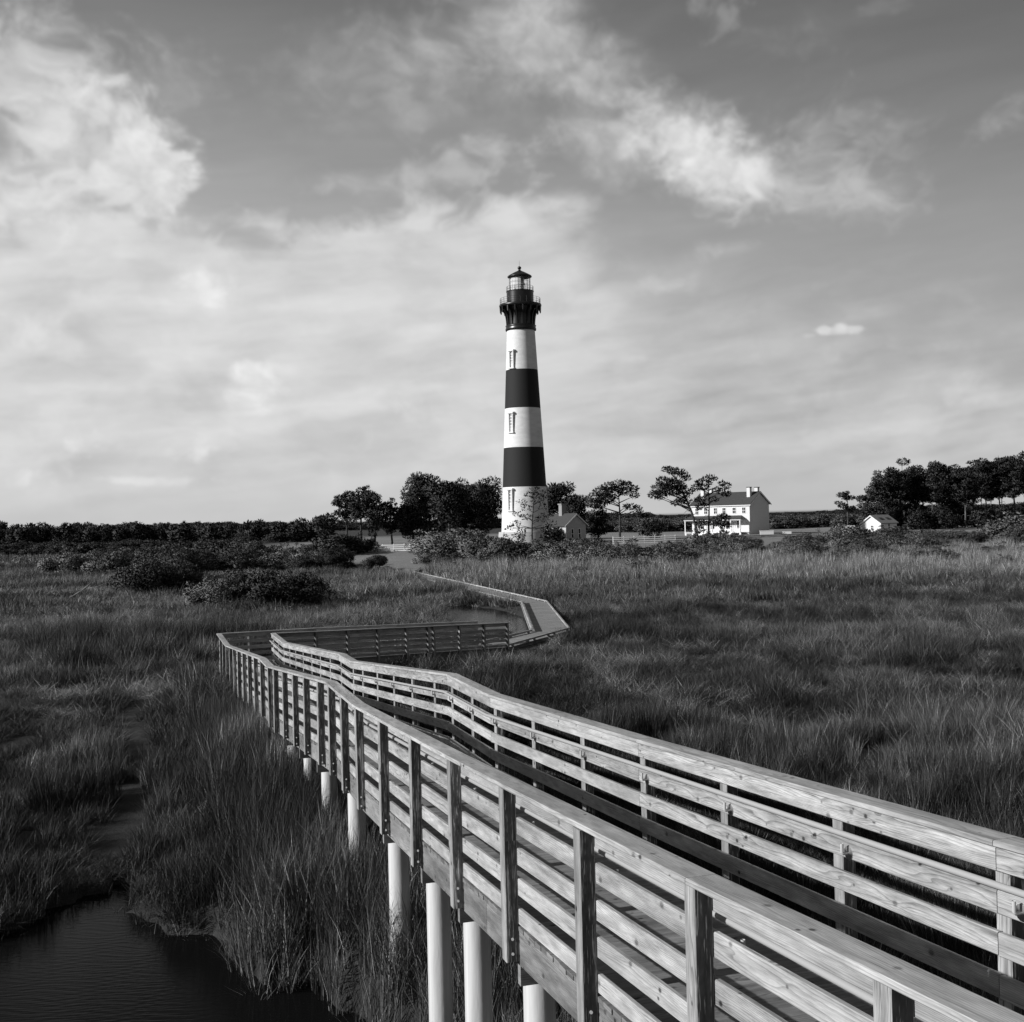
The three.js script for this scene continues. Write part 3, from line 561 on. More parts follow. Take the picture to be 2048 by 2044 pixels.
{
  const h = thing('keepers_house', 'two-storey white house with dark roof, paired chimneys and a front porch', 'house', [49.2, 2.0, -247], -0.725);
  const W = 14.1, Dp = 8, y0 = 0, ye = 6.45, yr = 8.85;
  part('wall', gableHouse(-W, 0, -Dp, 0, y0, ye, yr - 0.05, true), clap, h);
  const roof = part('roof', gableRoof(-W, 0, -Dp, 0, ye, yr, true, 0.4), roofDark, h);
  part('eave_board', box(-W - 0.35, 0.35, ye - 0.42, ye - 0.26, 0.02, 0.36), trimPaint, h);
  for (const g of [-W - 0.42, 0.36]) { const T = new Tris(); boardInto(T, V(g + 0.03, ye - 0.3, 0.42), V(g + 0.03, yr - 0.06, -Dp / 2), 0.06, 0.22, 0.004); boardInto(T, V(g + 0.03, ye - 0.3, -Dp - 0.42), V(g + 0.03, yr - 0.06, -Dp / 2 - 0.01), 0.06, 0.22, 0.004); part('barge_board', T.build(), trimPaint, h); }
  for (const [cx, cz] of [[-1.4, -2.4], [-1.4, -5.6], [-W + 1.4, -2.4], [-W + 1.4, -5.6]]) { const g = partGroup('chimney', roof); part('stack', box(cx - 0.38, cx + 0.38, yr - 2.2, yr + 0.95, cz - 0.38, cz + 0.38), clap, g); part('chimney_cap', box(cx - 0.44, cx + 0.44, yr + 0.952, yr + 1.1, cz - 0.44, cz + 0.44), roofDark, g); }
  for (const x of [-1.35, -3.65, -6.1, -8.2, -10.6, -12.8]) windowPart(h, x, 4.5, 0, 0.72, 1.15);
  for (const x of [-2.6, -5.2, -9.0, -11.6]) windowPart(h, x, 1.25, 0, 0.8, 1.6);
  for (const x of [-4.0, -10.2]) { const g = partGroup('door', h); g.position.set(x, 0.6, 0); part('leaf', box(-0.45, 0.45, 0, 2.1, -0.02, 0.05), new THREE.MeshStandardMaterial({ color: grey(0.5), roughness: 0.7 }), g); part('frame', (() => { const T = new Tris(); boxInto(T, -0.6, -0.45, 0, 2.25, -0.02, 0.09); boxInto(T, 0.45, 0.6, 0, 2.25, -0.02, 0.09); boxInto(T, -0.45, 0.45, 2.1, 2.25, -0.02, 0.088); return T.build(); })(), trimPaint, g); }
  const porch = partGroup('porch', h), px0 = -W - 0.6, px1 = -1.0, pz = 2.1;
  part('floor', box(px0, px1, 0.44, 0.6, 0.02, pz), trimPaint, porch);
  { const T = new Tris(), a = V(px0 - 0.3, 3.3, pz + 0.35), b = V(px1 + 0.3, 3.3, pz + 0.35), c = V(px1 - 0.9, 4.05, 0.01), d = V(px0 + 0.9, 4.05, 0.01), e = V(px1 + 0.3, 3.3, 0.01), f = V(px0 - 0.3, 3.3, 0.01); T.quad(a, b, c, d, [0, 0], [13, 0], [12, 2], [1, 2]); T.flat(b, e, c, [0, 0], [2, 0], [1, 2]); T.flat(f, a, d, [0, 0], [2, 0], [1, 2]); T.quad(a, f, e, b, [0, 0], [0, 2], [13, 2], [13, 0]); part('porch_roof', T.build(), roofDark, porch); }
  part('beam', box(px0 - 0.1, px1 + 0.1, 3.06, 3.28, pz - 0.08, pz + 0.12), trimPaint, porch);
  for (let k = 0; k < 7; k++) { const x = lerp(px0 + 0.15, px1 - 0.15, k / 6); part('column', box(x - 0.09, x + 0.09, 0.602, 3.058, pz - 0.18, pz), trimPaint, porch); }
  for (let k = 0; k < 6; k++) { if (k < 5) continue; const a = lerp(px0 + 0.15, px1 - 0.15, k / 6), b = lerp(px0 + 0.15, px1 - 0.15, (k + 1) / 6), T = new Tris(); boxInto(T, a + 0.09, b - 0.09, 1.4, 1.48, pz - 0.13, pz - 0.05); for (let x = a + 0.2; x < b - 0.15; x += 0.14) boxInto(T, x, x + 0.05, 0.7, 1.4, pz - 0.11, pz - 0.07); boxInto(T, a + 0.09, b - 0.09, 0.66, 0.72, pz - 0.12, pz - 0.06); part('balustrade', T.build(), trimPaint, porch); }
  for (let k = 0; k < 9; k++) { const x = lerp(px0 + 0.2, px1 - 0.2, k / 8); part('pier', box(x - 0.2, x + 0.2, -0.5, 0.438, pz - 0.45, pz - 0.1), trimPaint, porch); }
  for (const x of [-4.0, -10.2]) for (let k = 0; k < 4; k++) part('step', box(x - 0.9, x + 0.9, -0.6, 0.44 - k * 0.16, pz + 0.02 + k * 0.3, pz + 0.3 + k * 0.3), trimPaint, porch);
}
{
  const h = thing('oil_house', 'small grey gabled building with two tall windows beside the lighthouse foot', 'outbuilding', [10.9, 2.0, -205], Math.PI / 6);
  const w = 2.05, Lg = 7;
  part('wall', gableHouse(-w, w, -Lg, 0, -0.3, 3.25, 5.0, false), new THREE.MeshStandardMaterial({ color: grey(0.5), roughness: 0.8, map: speckTex, bumpMap: roughTex, bumpScale: 0.02 }), h);
  const roof = part('roof', gableRoof(-w, w, -Lg, 0, 3.25, 5.02, false, 0.38), roofDark, h);
  { const T = new Tris(); for (const s of [-1, 1]) boardInto(T, V(s * (w + 0.4), 2.92, 0.41), V(0, 4.98, 0.41 + s * 0.002), 0.06, 0.2, 0.004); part('barge_board', T.build(), trimPaint, h); }
  { const g = partGroup('chimney', roof); part('stack', box(-0.5, 0.5, 4.2, 6.7, -4.6, -3.6), brickMat, g); part('chimney_cap', box(-0.62, 0.62, 6.702, 6.9, -4.72, -3.48), brickMat, g); }
  for (const x of [-0.72, 0.72]) windowPart(h, x, 0.85, 0, 0.36, 1.6, 1);
  part('corner_board', box(-w - 0.03, -w + 0.12, -0.3, 3.2, 0.002, 0.04), trimPaint, h);
}
{
  const h = thing('white_shed', 'small white shed with pale shingle roof by the pine wood', 'shed', [72.6, 1.9, -235], -1.0);
  const w = 4.7, Lg = 4.7;
  part('wall', gableHouse(-w, 0, -Lg, 0, -0.4, 2.0, 3.45, false), clap, h);
  const roof = part('roof', gableRoof(-w, 0, -Lg, 0, 2.0, 3.47, false, 0.3), roofPale, h);
  { const T = new Tris(); for (const s of [-1, 1]) boardInto(T, V(-w / 2 + s * (w / 2 + 0.32), 1.8, 0.33), V(-w / 2, 3.45, 0.33 + s * 0.002), 0.06, 0.2, 0.004); part('barge_board', T.build(), trimPaint, h); }
  for (const z of [-1.3, -3.3]) { const m = part('skylight', box(-0.3, 0.3, 0, 0.08, -0.45, 0.45), new THREE.MeshStandardMaterial({ color: grey(0.03), roughness: 0.3 }), roof); m.position.set(-1.05, 2.86, z); m.rotation.z = -0.57; }
  windowPart(h, -w / 2 + 0.2, 0.7, 0, 0.6, 0.8);
  { const g = windowPart(h, 0, 0.6, -Lg / 2, 0.5, 1.3, 1); g.rotation.y = Math.PI / 2; }
}
{ // a white board box and low white walls on the lawn
  const T = new Tris(); boxInto(T, -0.95, 0.95, -0.3, 1.6, -0.5, 0.5); boxInto(T, -1.0, 1.0, 1.602, 1.67, -0.55, 0.55);
  const m = single('utility_box', T.build(), trimPaint, 'plain white box on the lawn left of the shed', 'box'); m.position.set(65.0, 1.95, -230); m.rotation.y = -0.2;
  const U = new Tris(); boxInto(U, -1.4, 1.4, -0.2, 0.75, -0.1, 0.1); boxInto(U, -1.45, 1.45, 0.752, 0.85, -0.14, 0.14);
  const a = single('low_wall', U.build(), trimPaint, 'low white wall right of the white house', 'wall'); a.position.set(51.8, 2.0, -243); a.rotation.y = 0.05;
  const b = single('low_wall', box(-0.9, 0.9, -0.2, 0.5, -0.1, 0.1), trimPaint, 'short low white wall farther right of the white house', 'wall'); b.position.set(56.6, 2.0, -246);
}
// white board fences
function fence(label, x0, z0, x1, z1, h, rails, gap) {
  const y = (x, z) => ground(x, z), f = thing('board_fence', label, 'fence'), len = Math.hypot(x1 - x0, z1 - z0), n = Math.round(len / gap), dir = V(x1 - x0, 0, z1 - z0).normalize();
  for (let k = 0; k <= n; k++) { const x = lerp(x0, x1, k / n), z = lerp(z0, z1, k / n); part('post', board(V(x, y(x, z) - 0.2, z), V(x, y(x, z) + h + 0.12, z), 0.11, 0.11, 0.01, dir), trimPaint, f); }
  const nrm = V(-dir.z, 0, dir.x).multiplyScalar(0.075);
  for (let k = 0; k < n; k++) for (let r = 0; r < rails; r++) {
    const a = V(lerp(x0, x1, k / n), 0, lerp(z0, z1, k / n)), b = V(lerp(x0, x1, (k + 1) / n), 0, lerp(z0, z1, (k + 1) / n)), u = 0.12 + (h - 0.2) * r / (rails - 1);
    a.y = y(a.x, a.z) + u; b.y = y(b.x, b.z) + u; a.add(nrm); b.add(nrm); const d = b.clone().sub(a).setLength(0.004);
    part('rail', board(a.add(d), b.sub(d), 0.035, 0.14, 0.006), trimPaint, f);
  }
}
fence('white four-rail board fence across the gap where the path leaves the marsh', -24, -189, -12, -187.6, 1.1, 4, 1.65);
fence('white rail fence half hidden by bushes left of the white house', 16.5, -196, 27, -198, 1.15, 4, 1.9);
console.log('buildings done');
// ------------------------------------------------------------------ trees
const leafMat = (v) => new THREE.MeshStandardMaterial({ color: grey(v), roughness: 0.85, side: THREE.DoubleSide });
const pineLeaf = leafMat(0.04), oakLeaf = leafMat(0.036), bushLeaf = [leafMat(0.15), leafMat(0.11), leafMat(0.2), leafMat(0.05)], farLeaf = leafMat(0.04);
const barkTex = texture(256, 256, (x, y) => 0.55 + (fbm(x / 10, y / 40, 5) - 0.5) * 1.1);
const bark = new THREE.MeshStandardMaterial({ color: grey(0.22), roughness: 0.95, map: barkTex, bumpMap: barkTex, bumpScale: 0.03 });
const paleBark = new THREE.MeshStandardMaterial({ color: grey(0.42), roughness: 0.9, map: barkTex });
const UPV = V(0, 1, 0);
function spray(r, into) {                             // a direction evenly on the sphere
  const y = r() * 2 - 1, a = r() * 2 * Math.PI, s = Math.sqrt(1 - y * y); return into.set(s * Math.cos(a), y, s * Math.sin(a));
}
const _d = V(0, 0, 0), _q = V(0, 0, 0);
function puff(T, r, c, rx, ry, rz, n, len, wid, heart) {     // a clump of small pointed leaf sprays through an ellipsoid
  for (let i = 0; i < n; i++) {
    spray(r, _d); const k = 0.35 + 0.65 * Math.pow(r(), 0.5);
    const p = V(c.x + _d.x * rx * k, c.y + _d.y * ry * k, c.z + _d.z * rz * k);
    const out = _d.clone(); out.y = out.y * 0.9 + 0.25; spray(r, _q); out.addScaledVector(_q, 0.75).normalize();
    spray(r, _q); const side = out.clone().cross(_q).normalize(), l = len * (0.6 + 0.8 * r()), w = wid * (0.6 + 0.8 * r());
    const a = p.clone().addScaledVector(side, w), b = p.clone().addScaledVector(side, -w), t = p.clone().addScaledVector(out, l), m = p.clone().addScaledVector(out, -l * 0.5);
    const nrm = out.clone().cross(side).normalize(); if (nrm.dot(_d) < 0) nrm.negate(); nrm.addScaledVector(_d, heart ? 0.9 : 1.6); if (heart) nrm.addScaledVector(_q.copy(p).sub(heart).normalize(), 1.3); nrm.normalize();
    T.tri(a, t, b, nrm, nrm, nrm); T.tri(a, b, m, nrm, nrm, nrm);
  }
}
// o: x, z, top (metres above the water), wide, crown (share of the height without foliage), lean, puffs, size, dense, list (puffs by hand: dx, dy, dz, r)
function tree(name, label, category, o, group) {
  const r = rngOf(o.seed ?? Math.round(o.x * 131 + o.z * 17)), y0 = ground(o.x, o.z) - 0.15, H = o.top - y0, t = thing(name, label, category, [o.x, y0, o.z], 0, group);
  const lean = o.lean ?? (r() - 0.5) * 0.08 * H, Tr = new Tris(), Cr = new Tris(), tr = o.trunk ?? 0.018 * H + 0.05;
  const mid = (f) => V(lean * f * f + Math.sin(f * 5 + o.x) * 0.012 * H, f * H * 0.93, Math.sin(f * 4 + o.z) * 0.012 * H);
  const fs = [0, 0.03, 0.2, 0.4, 0.6, 0.8, 1], bare = o.crown ?? 0.45;
  limbInto(Tr, fs.map(mid), fs.map((f) => tr * (f < 0.01 ? 1.5 : lerp(1, 0.18, f))), 7);
  const puffs = o.list ? o.list.map(([a, b, c, s]) => [V(a, b, c), s * 1.22]) : [];
  if (!o.list) for (let i = 0; i < (o.puffs ?? 22); i++) {
    spray(r, _d); const k = o.dense ? Math.pow(r(), 0.4) : 0.4 + 0.6 * r(), cy = H * (bare + 1) / 2, ry = H * (1 - bare) / 2, w = o.wide / 2;
    const f = clamp((cy + _d.y * ry * k * 0.92) / H), m = mid(Math.min(f, 1)), taper = o.dense ? 1 : lerp(0.75, 1, smooth(bare, 0.75, f)) * (f > 0.9 ? 0.7 : 1);
    puffs.push([V(m.x * (f > 0.9 ? 1 : 1) + _d.x * w * k * taper, cy + _d.y * ry * k * 0.92, m.z + _d.z * w * k * taper), (o.size ?? 1.3) * (0.5 + 0.9 * r())]);
  }
  puffs.forEach(([c, s], i) => {
    puff(Cr, r, c, s, s * (o.flat ?? 0.55), s, Math.round((o.leaves ?? 150) * clamp(s * s * 0.65, 0.3, 2.4)), o.leaf ?? 0.33, (o.leaf ?? 0.33) * 0.3, o.dense ? V(lean * 0.4, H * 0.55, 0) : undefined);
    if (o.dense && i % 3) return;
    const f = clamp((c.y - 0.28 * Math.hypot(c.x, c.z)) / H / 0.93 - 0.05, bare * 0.75, 0.96), m = mid(f), b = m.clone().lerp(c, 0.5); b.y += (c.y - m.y) * -0.12 + 0.1; b.x += (r() - 0.5) * 0.3;
    limbInto(Tr, [m, b, c.clone().setY(c.y - s * 0.15)], [tr * 0.42, tr * 0.26, tr * 0.1], 5);
  });
  for (let i = 0; i < (o.snags ?? 0); i++) { const f = lerp(0.2, bare, r()), m = mid(f), a = r() * 6.28, l = 0.1 * H * (0.5 + r()); limbInto(Tr, [m, m.clone().add(V(Math.cos(a) * l * 0.6, l * 0.1, Math.sin(a) * l * 0.6)), m.clone().add(V(Math.cos(a) * l, (r() - 0.6) * l * 0.6, Math.sin(a) * l))], [tr * 0.24, tr * 0.16, tr * 0.05], 5); }
  part('trunk', Tr.build(), o.bark ?? bark, t);
  part('crown', Cr.build(), o.leafMat ?? (o.dense ? oakLeaf : pineLeaf), t);
  return t;
}
const PX = 0.000444;                                   // plan helper: share of the distance per step across the view
const tx = (s, D) => (s - 966) * PX * D, ty = (s, v, D) => EYE + (977 - (s - 966) * 0.0236 - v) * PX * D;
const plant = (name, label, s, v, D, w, o, group) => tree(name, label, 'tree', { x: tx(s, D), z: -D, top: ty(s, v, D), wide: w * PX * D, ...o }, group);
const G1 = 'pines left of the lighthouse', G2 = 'dense dark trees round the lighthouse', G3 = 'tall pines of the wood at the right';
plant('pine_tree', 'low bushy pine at the left end of the pine group left of the lighthouse', 618, 960, 222, 52, { crown: 0.2, puffs: 20, size: 1.0, flat: 0.7 }, G1);
plant('pine_tree', 'slim pine with open crown, leftmost tall one left of the lighthouse', 652, 925, 228, 46, { crown: 0.36, puffs: 34, size: 0.85 }, G1);
plant('pine_tree', 'tallest open-crowned pine of the group left of the lighthouse', 681, 912, 226, 60, { crown: 0.3, puffs: 46, size: 0.95 }, G1);
plant('pine_tree', 'pine with ragged dark crown just right of the tallest open pine', 706, 929, 224, 46, { crown: 0.16, puffs: 44, size: 0.85, flat: 0.65 }, G1);
plant('pine_tree', 'pine with rounded crown between the open pines and the dense trees', 738, 936, 226, 54, { crown: 0.12, puffs: 46, size: 0.9, flat: 0.65 }, G1);
plant('dense_tree', 'broadest dense dark tree left of the lighthouse', 812, 892, 234, 100, { crown: 0.1, puffs: 90, size: 1.45, dense: true, flat: 0.75 }, G2);
plant('dense_tree', 'dense dark tree with pale trunks at the right of the broadest one', 848, 903, 199, 58, { crown: 0.28, puffs: 46, size: 1.3, dense: true, flat: 0.7, bark: paleBark, snags: 6 }, G2);
plant('dense_tree', 'dense dark tree whose crown touches the lighthouse from the left', 908, 895, 236, 80, { crown: 0.08, puffs: 80, size: 1.45, dense: true, flat: 0.75 }, G2);
plant('dense_tree', 'dense dark tree filling the gap between the two broad ones', 872, 903, 238, 62, { crown: 0.08, puffs: 56, size: 1.4, dense: true, flat: 0.75 }, G2);
plant('dense_tree', 'lower dark tree left of the broadest dense tree', 778, 922, 230, 56, { crown: 0.06, puffs: 46, size: 1.25, dense: true, flat: 0.75 }, G2);
plant('dense_tree', 'dense dark tree showing at the right side of the lighthouse', 1056, 904, 240, 72, { crown: 0.06, puffs: 70, size: 1.4, dense: true, flat: 0.75 }, G2);
plant('dense_tree', 'lower dark tree behind the small grey building', 1088, 934, 236, 46, { crown: 0.06, puffs: 40, size: 1.2, dense: true, flat: 0.75 }, G2);
plant('dense_tree', 'dark evergreen left of the umbrella-shaped pine', 1128, 948, 212, 34, { crown: 0.1, puffs: 22, size: 1.05, dense: true, flat: 0.75 }, G2);
// pines that stand alone, crowns placed as they grow
tree('pine_tree', 'young thin pine standing in front of the white lighthouse foot', 'tree', { x: 3.3, z: -196, top: 11.5, lean: 0.3, trunk: 0.17, leaves: 70, leaf: 0.3, snags: 5, bark, list: [[0.6, 9.2, 0, 1.0], [1.7, 8.9, 0.4, 0.85], [-0.5, 8.5, 0, 0.8], [2.3, 8.0, -0.3, 0.8], [-1.6, 7.4, 0.3, 0.8], [0.8, 7.7, 0.5, 0.9], [-0.9, 6.4, -0.4, 0.85], [1.9, 6.6, 0.2, 0.9], [-2.4, 5.5, 0.2, 0.75], [-1.0, 5.0, 0.4, 0.9], [2.5, 5.3, 0, 0.9], [1.3, 4.6, 0.3, 0.8], [-2.8, 3.8, 0, 0.9], [-3.6, 3.2, 0.3, 0.8], [2.9, 3.9, 0.2, 0.9], [-1.9, 2.8, 0.2, 0.8], [3.2, 2.6, 0, 0.9], [2.0, 3.0, 0.4, 0.7]] });
tree('pine_tree', 'umbrella-crowned pine with clear trunk between lighthouse and white house', 'tree', { x: 18.4, z: -205, top: 12.7, lean: 0.1, trunk: 0.24, snags: 6, list: [[0, 10.1, 0, 1.2], [1.3, 9.9, 0.5, 1.1], [-1.5, 9.7, 0, 1.3], [2.4, 9.3, 0, 1.0], [-2.8, 8.9, 0.4, 1.4], [-1.2, 8.8, -0.5, 1.5], [0.9, 8.8, 0.2, 0.9], [-3.9, 7.9, 0, 1.4], [-2.6, 7.7, 0.3, 1.5], [-4.4, 6.9, 0.2, 1.2], [-3.4, 6.7, -0.3, 1.2], [2.7, 8.2, 0.2, 0.8], [2.2, 6.2, 0, 0.75], [3.2, 5.9, 0.3, 0.7], [1.4, 6.3, -0.3, 0.6], [-1.6, 7.7, 0.3, 1.1], [4.7, 3.2, 0.2, 0.9], [5.4, 2.7, 0, 1.0], [4.4, 1.9, 0.3, 1.1], [5.9, 1.4, 0, 1.2]] });
tree('pine_tree', 'wind-bent pine leaning left in front of the white house', 'tree', { x: 33.2, z: -215, top: 15, lean: -4.3, trunk: 0.3, snags: 4, list: [[-5.0, 12.9, 0, 0.9], [-4.0, 12.5, 0.3, 1.0], [-3.0, 12.4, 0, 1.0], [-2.2, 11.8, 0.3, 0.9], [-1.5, 11.2, 0, 0.8], [-5.6, 10.7, 0, 1.4], [-4.7, 10.2, 0.3, 1.6], [-3.6, 10.0, 0, 1.5], [-6.4, 9.4, 0, 1.4], [-5.3, 9.0, 0.4, 1.5], [-4.0, 9.0, 0, 1.4], [-7.4, 8.3, 0.1, 1.1], [-6.4, 8.2, 0.2, 1.1], [-2.6, 9.6, 0.3, 0.9], [-2.3, 8.2, 0, 1.1], [-1.2, 8.8, 0, 0.8], [-3.5, 6.8, 0, 0.9], [-2.7, 7.3, 0.3, 0.9], [-1.6, 7.0, 0, 0.8], [0.5, 3.0, 0.3, 0.8], [0.6, 1.8, 0.2, 0.9]] });
tree('pine_tree', 'upright thin pine right of the wind-bent one, before the white house', 'tree', { x: 35.7, z: -216, top: 13.4, lean: -0.2, trunk: 0.22, snags: 3, list: [[-0.5, 11.0, 0, 0.7], [0.4, 11.3, 0, 0.7], [1.1, 11.0, 0, 0.55], [-1.6, 10.4, 0, 0.75], [-2.1, 9.5, 0, 0.95], [-1.0, 9.5, 0.2, 0.9], [0.1, 10.2, 0, 0.6], [2.5, 10.1, 0, 0.75], [3.3, 9.7, 0, 0.75], [1.6, 9.0, 0, 0.7], [2.6, 8.7, 0.2, 1.0], [3.3, 8.2, 0, 0.8], [-1.5, 7.2, 0, 0.9], [0.9, 7.2, 0, 0.8], [-1.3, 6.0, 0, 1.0], [1.7, 3.9, 0, 0.8], [2.5, 4.2, 0, 0.7], [3.1, 3.9, 0, 0.7], [1.0, 2.9, 0, 0.9], [2.2, 2.8, 0, 1.0], [2.9, 2.4, 0, 0.9], [-1.4, 3.2, 0, 0.9], [2.6, 1.1, 0, 0.8]] });
plant('pine_tree', 'small flat-topped pine left of the shed', 1600, 926, 262, 40, { crown: 0.42, puffs: 13, size: 1.05, flat: 0.45 }, 'small pines near the shed');
plant('pine_tree', 'taller small pine behind the shed roof', 1634, 914, 268, 46, { crown: 0.45, puffs: 16, size: 1.2, flat: 0.5, lean: 1.2 }, 'small pines near the shed');
plant('dense_tree', 'round bushy tree between the small pines and the wood', 1664, 938, 262, 46, { crown: 0.06, puffs: 34, size: 1.3, dense: true, flat: 0.75 });
{
  const wood = [[1680, 880, 262, 58], [1708, 869, 268, 60], [1742, 874, 272, 58], [1772, 868, 264, 60], [1798, 876, 276, 48], [1822, 886, 262, 46], [1838, 866, 282, 60], [1864, 858, 274, 56], [1888, 853, 280, 54], [1914, 856, 272, 56], [1940, 852, 280, 60], [1968, 860, 270, 60], [1996, 856, 284, 60]];
  wood.forEach(([s, v, D, w], i) => plant('pine_tree', i === 0 ? 'leftmost tall pine of the wood at the right' : 'tall dark pine in the wood at the right', s, v - 4, D, w + 6, { crown: i < 5 ? 0.2 : 0.34, puffs: 76, size: 1.2, flat: 0.55, bark: i % 2 ? paleBark : bark, snags: 5, trunk: 0.21 }, G3));
  const r = rngOf(41);
  for (let i = 0; i < 16; i++) { const s = 1690 + i * 20 + r() * 12; plant('pine_tree', 'slender pine deep in the wood at the right', s, 884 + r() * 26 - (s - 1690) * 0.07, 292 + r() * 26, 44, { crown: 0.46, puffs: 30, size: 1.1, bark: i % 2 ? paleBark : bark, trunk: 0.16 }, 'slender pines deep in the wood'); }
  for (let i = 0; i < 13; i++) { const s = 1700 + i * 26 + r() * 14; plant('dense_tree', 'low dark undergrowth tree beneath the pines at the right', s, 958 + r() * 12 - (s - 1700) * 0.03, 258 + r() * 14, 46, { crown: 0.02, puffs: 26, size: 1.4, dense: true, flat: 0.8 }, 'undergrowth trees beneath the pines'); }
  // dark trees along the left horizon
  for (let i = 0; i < 30; i++) { const s = -60 + i * 15 + r() * 10, D = 370 + r() * 90, v = (i < 14 ? 985 : 989) - 5 * fbm(i * 0.7, 2, 2) + r() * 8; plant('dense_tree', 'small dark tree on the left horizon beyond the marsh', s, v, D, 26 + r() * 14, { crown: 0.04, puffs: 16, size: 1.6, dense: true, flat: 0.75, leaf: 0.6, leaves: 70 }, 'dark trees along the left horizon'); }
  for (let i = 0; i < 22; i++) { const s = 330 + i * 13 + r() * 9, D = 290 + r() * 60, v = 984 - (i % 5 === 0 ? 5 : 0) + r() * 7 - (s - 330) * 0.02; plant('dense_tree', 'low dark tree along the horizon left of the pines', s, v, D, 24 + r() * 14, { crown: 0.04, puffs: 14, size: 1.3, dense: true, flat: 0.75, leaf: 0.55, leaves: 70 }, 'low dark trees left of the pines'); }
}
tree('dense_tree', 'dark bushy evergreen between the lighthouse foot and the grey outbuilding', 'tree', { x: 7.0, z: -202, top: 5.6, wide: 3.6, crown: 0.02, puffs: 20, size: 0.9, dense: true, flat: 0.8 }, G2);
console.log('trees done');

// ------------------------------------------------------------------ bushes
const bushShapes = [];
for (let k = 0; k < 10; k++) {                       // the last four with finer leaves, for bushes nearer by
  const r = rngOf(300 + k), fine = k > 5, T = new Tris(), S = new Tris(), blobs = [];
  for (let i = 0; i < 16; i++) { const a = r() * 6.28, d = Math.sqrt(r()) * 0.54, h = 0.2 + (1 - d * d * 1.4) * 0.62 * (0.35 + 0.65 * r()); blobs.push([V(Math.cos(a) * d, h * 0.9, Math.sin(a) * d), 0.12 + 0.16 * r()]); }
  for (const [c, s] of blobs) { puff(T, r, c, s * 1.15, s, s * 1.15, fine ? 620 : 260, fine ? 0.03 : 0.05, fine ? 0.013 : 0.02, V(0, 0.2, 0)); limbInto(S, [V(c.x * 0.15, -0.12, c.z * 0.15), V(c.x * 0.5, c.y * 0.5, c.z * 0.5), c], [0.016, 0.012, 0.005], 4); }
  for (let i = 0; i < 16; i++) {                      // shoots and bare twigs that break the outline
    const [c, s] = blobs[Math.floor(r() * blobs.length)]; spray(r, _d); _d.y = Math.abs(_d.y) + 0.25; _d.normalize(); const e = c.clone().addScaledVector(_d, s * (1.2 + 0.7 * r()));
    limbInto(S, [c, c.clone().lerp(e, 0.6).add(V(0.01, 0.015, 0)), e], [0.008, 0.006, 0.003], 4); if (i % 3) puff(T, r, e.clone(), 0.06 + 0.05 * r(), 0.07, 0.06 + 0.05 * r(), fine ? 70 : 30, fine ? 0.03 : 0.05, fine ? 0.012 : 0.018);
  }
  for (let i = 0; i < 5; i++) { const a = r() * 6.28; puff(T, r, V(Math.cos(a) * 0.5, 0.1, Math.sin(a) * 0.5), 0.2, 0.16, 0.2, fine ? 400 : 150, fine ? 0.03 : 0.05, fine ? 0.012 : 0.018, V(0, 0.2, 0)); }
  bushShapes.push([T.build(), S.build()]);
}
const bushProto = new Map(), rb = rngOf(808);
function bush(x, D, h, w, label, group, tone) {
  const k = D < 176 ? 6 + Math.floor(rb() * 4) : Math.floor(rb() * 6), m = tone ?? Math.floor(rb() * 3), key = k * 10 + m;
  let o;
  if (bushProto.has(key)) { o = bushProto.get(key).clone(); } else { o = new THREE.Group(); part('foliage', bushShapes[k][0], bushLeaf[m], o); part('stems', bushShapes[k][1], bark, o); bushProto.set(key, o); }
  o.name = numbered('bush'); o.userData = { label, category: 'bush', ...(group ? { group } : {}) };
  o.position.set(x, ground(x, -D) - 0.05 * h, -D); o.scale.set(w, h, w); o.rotation.set(0, rb() * 6.28, 0); scene.add(o); return o;
}
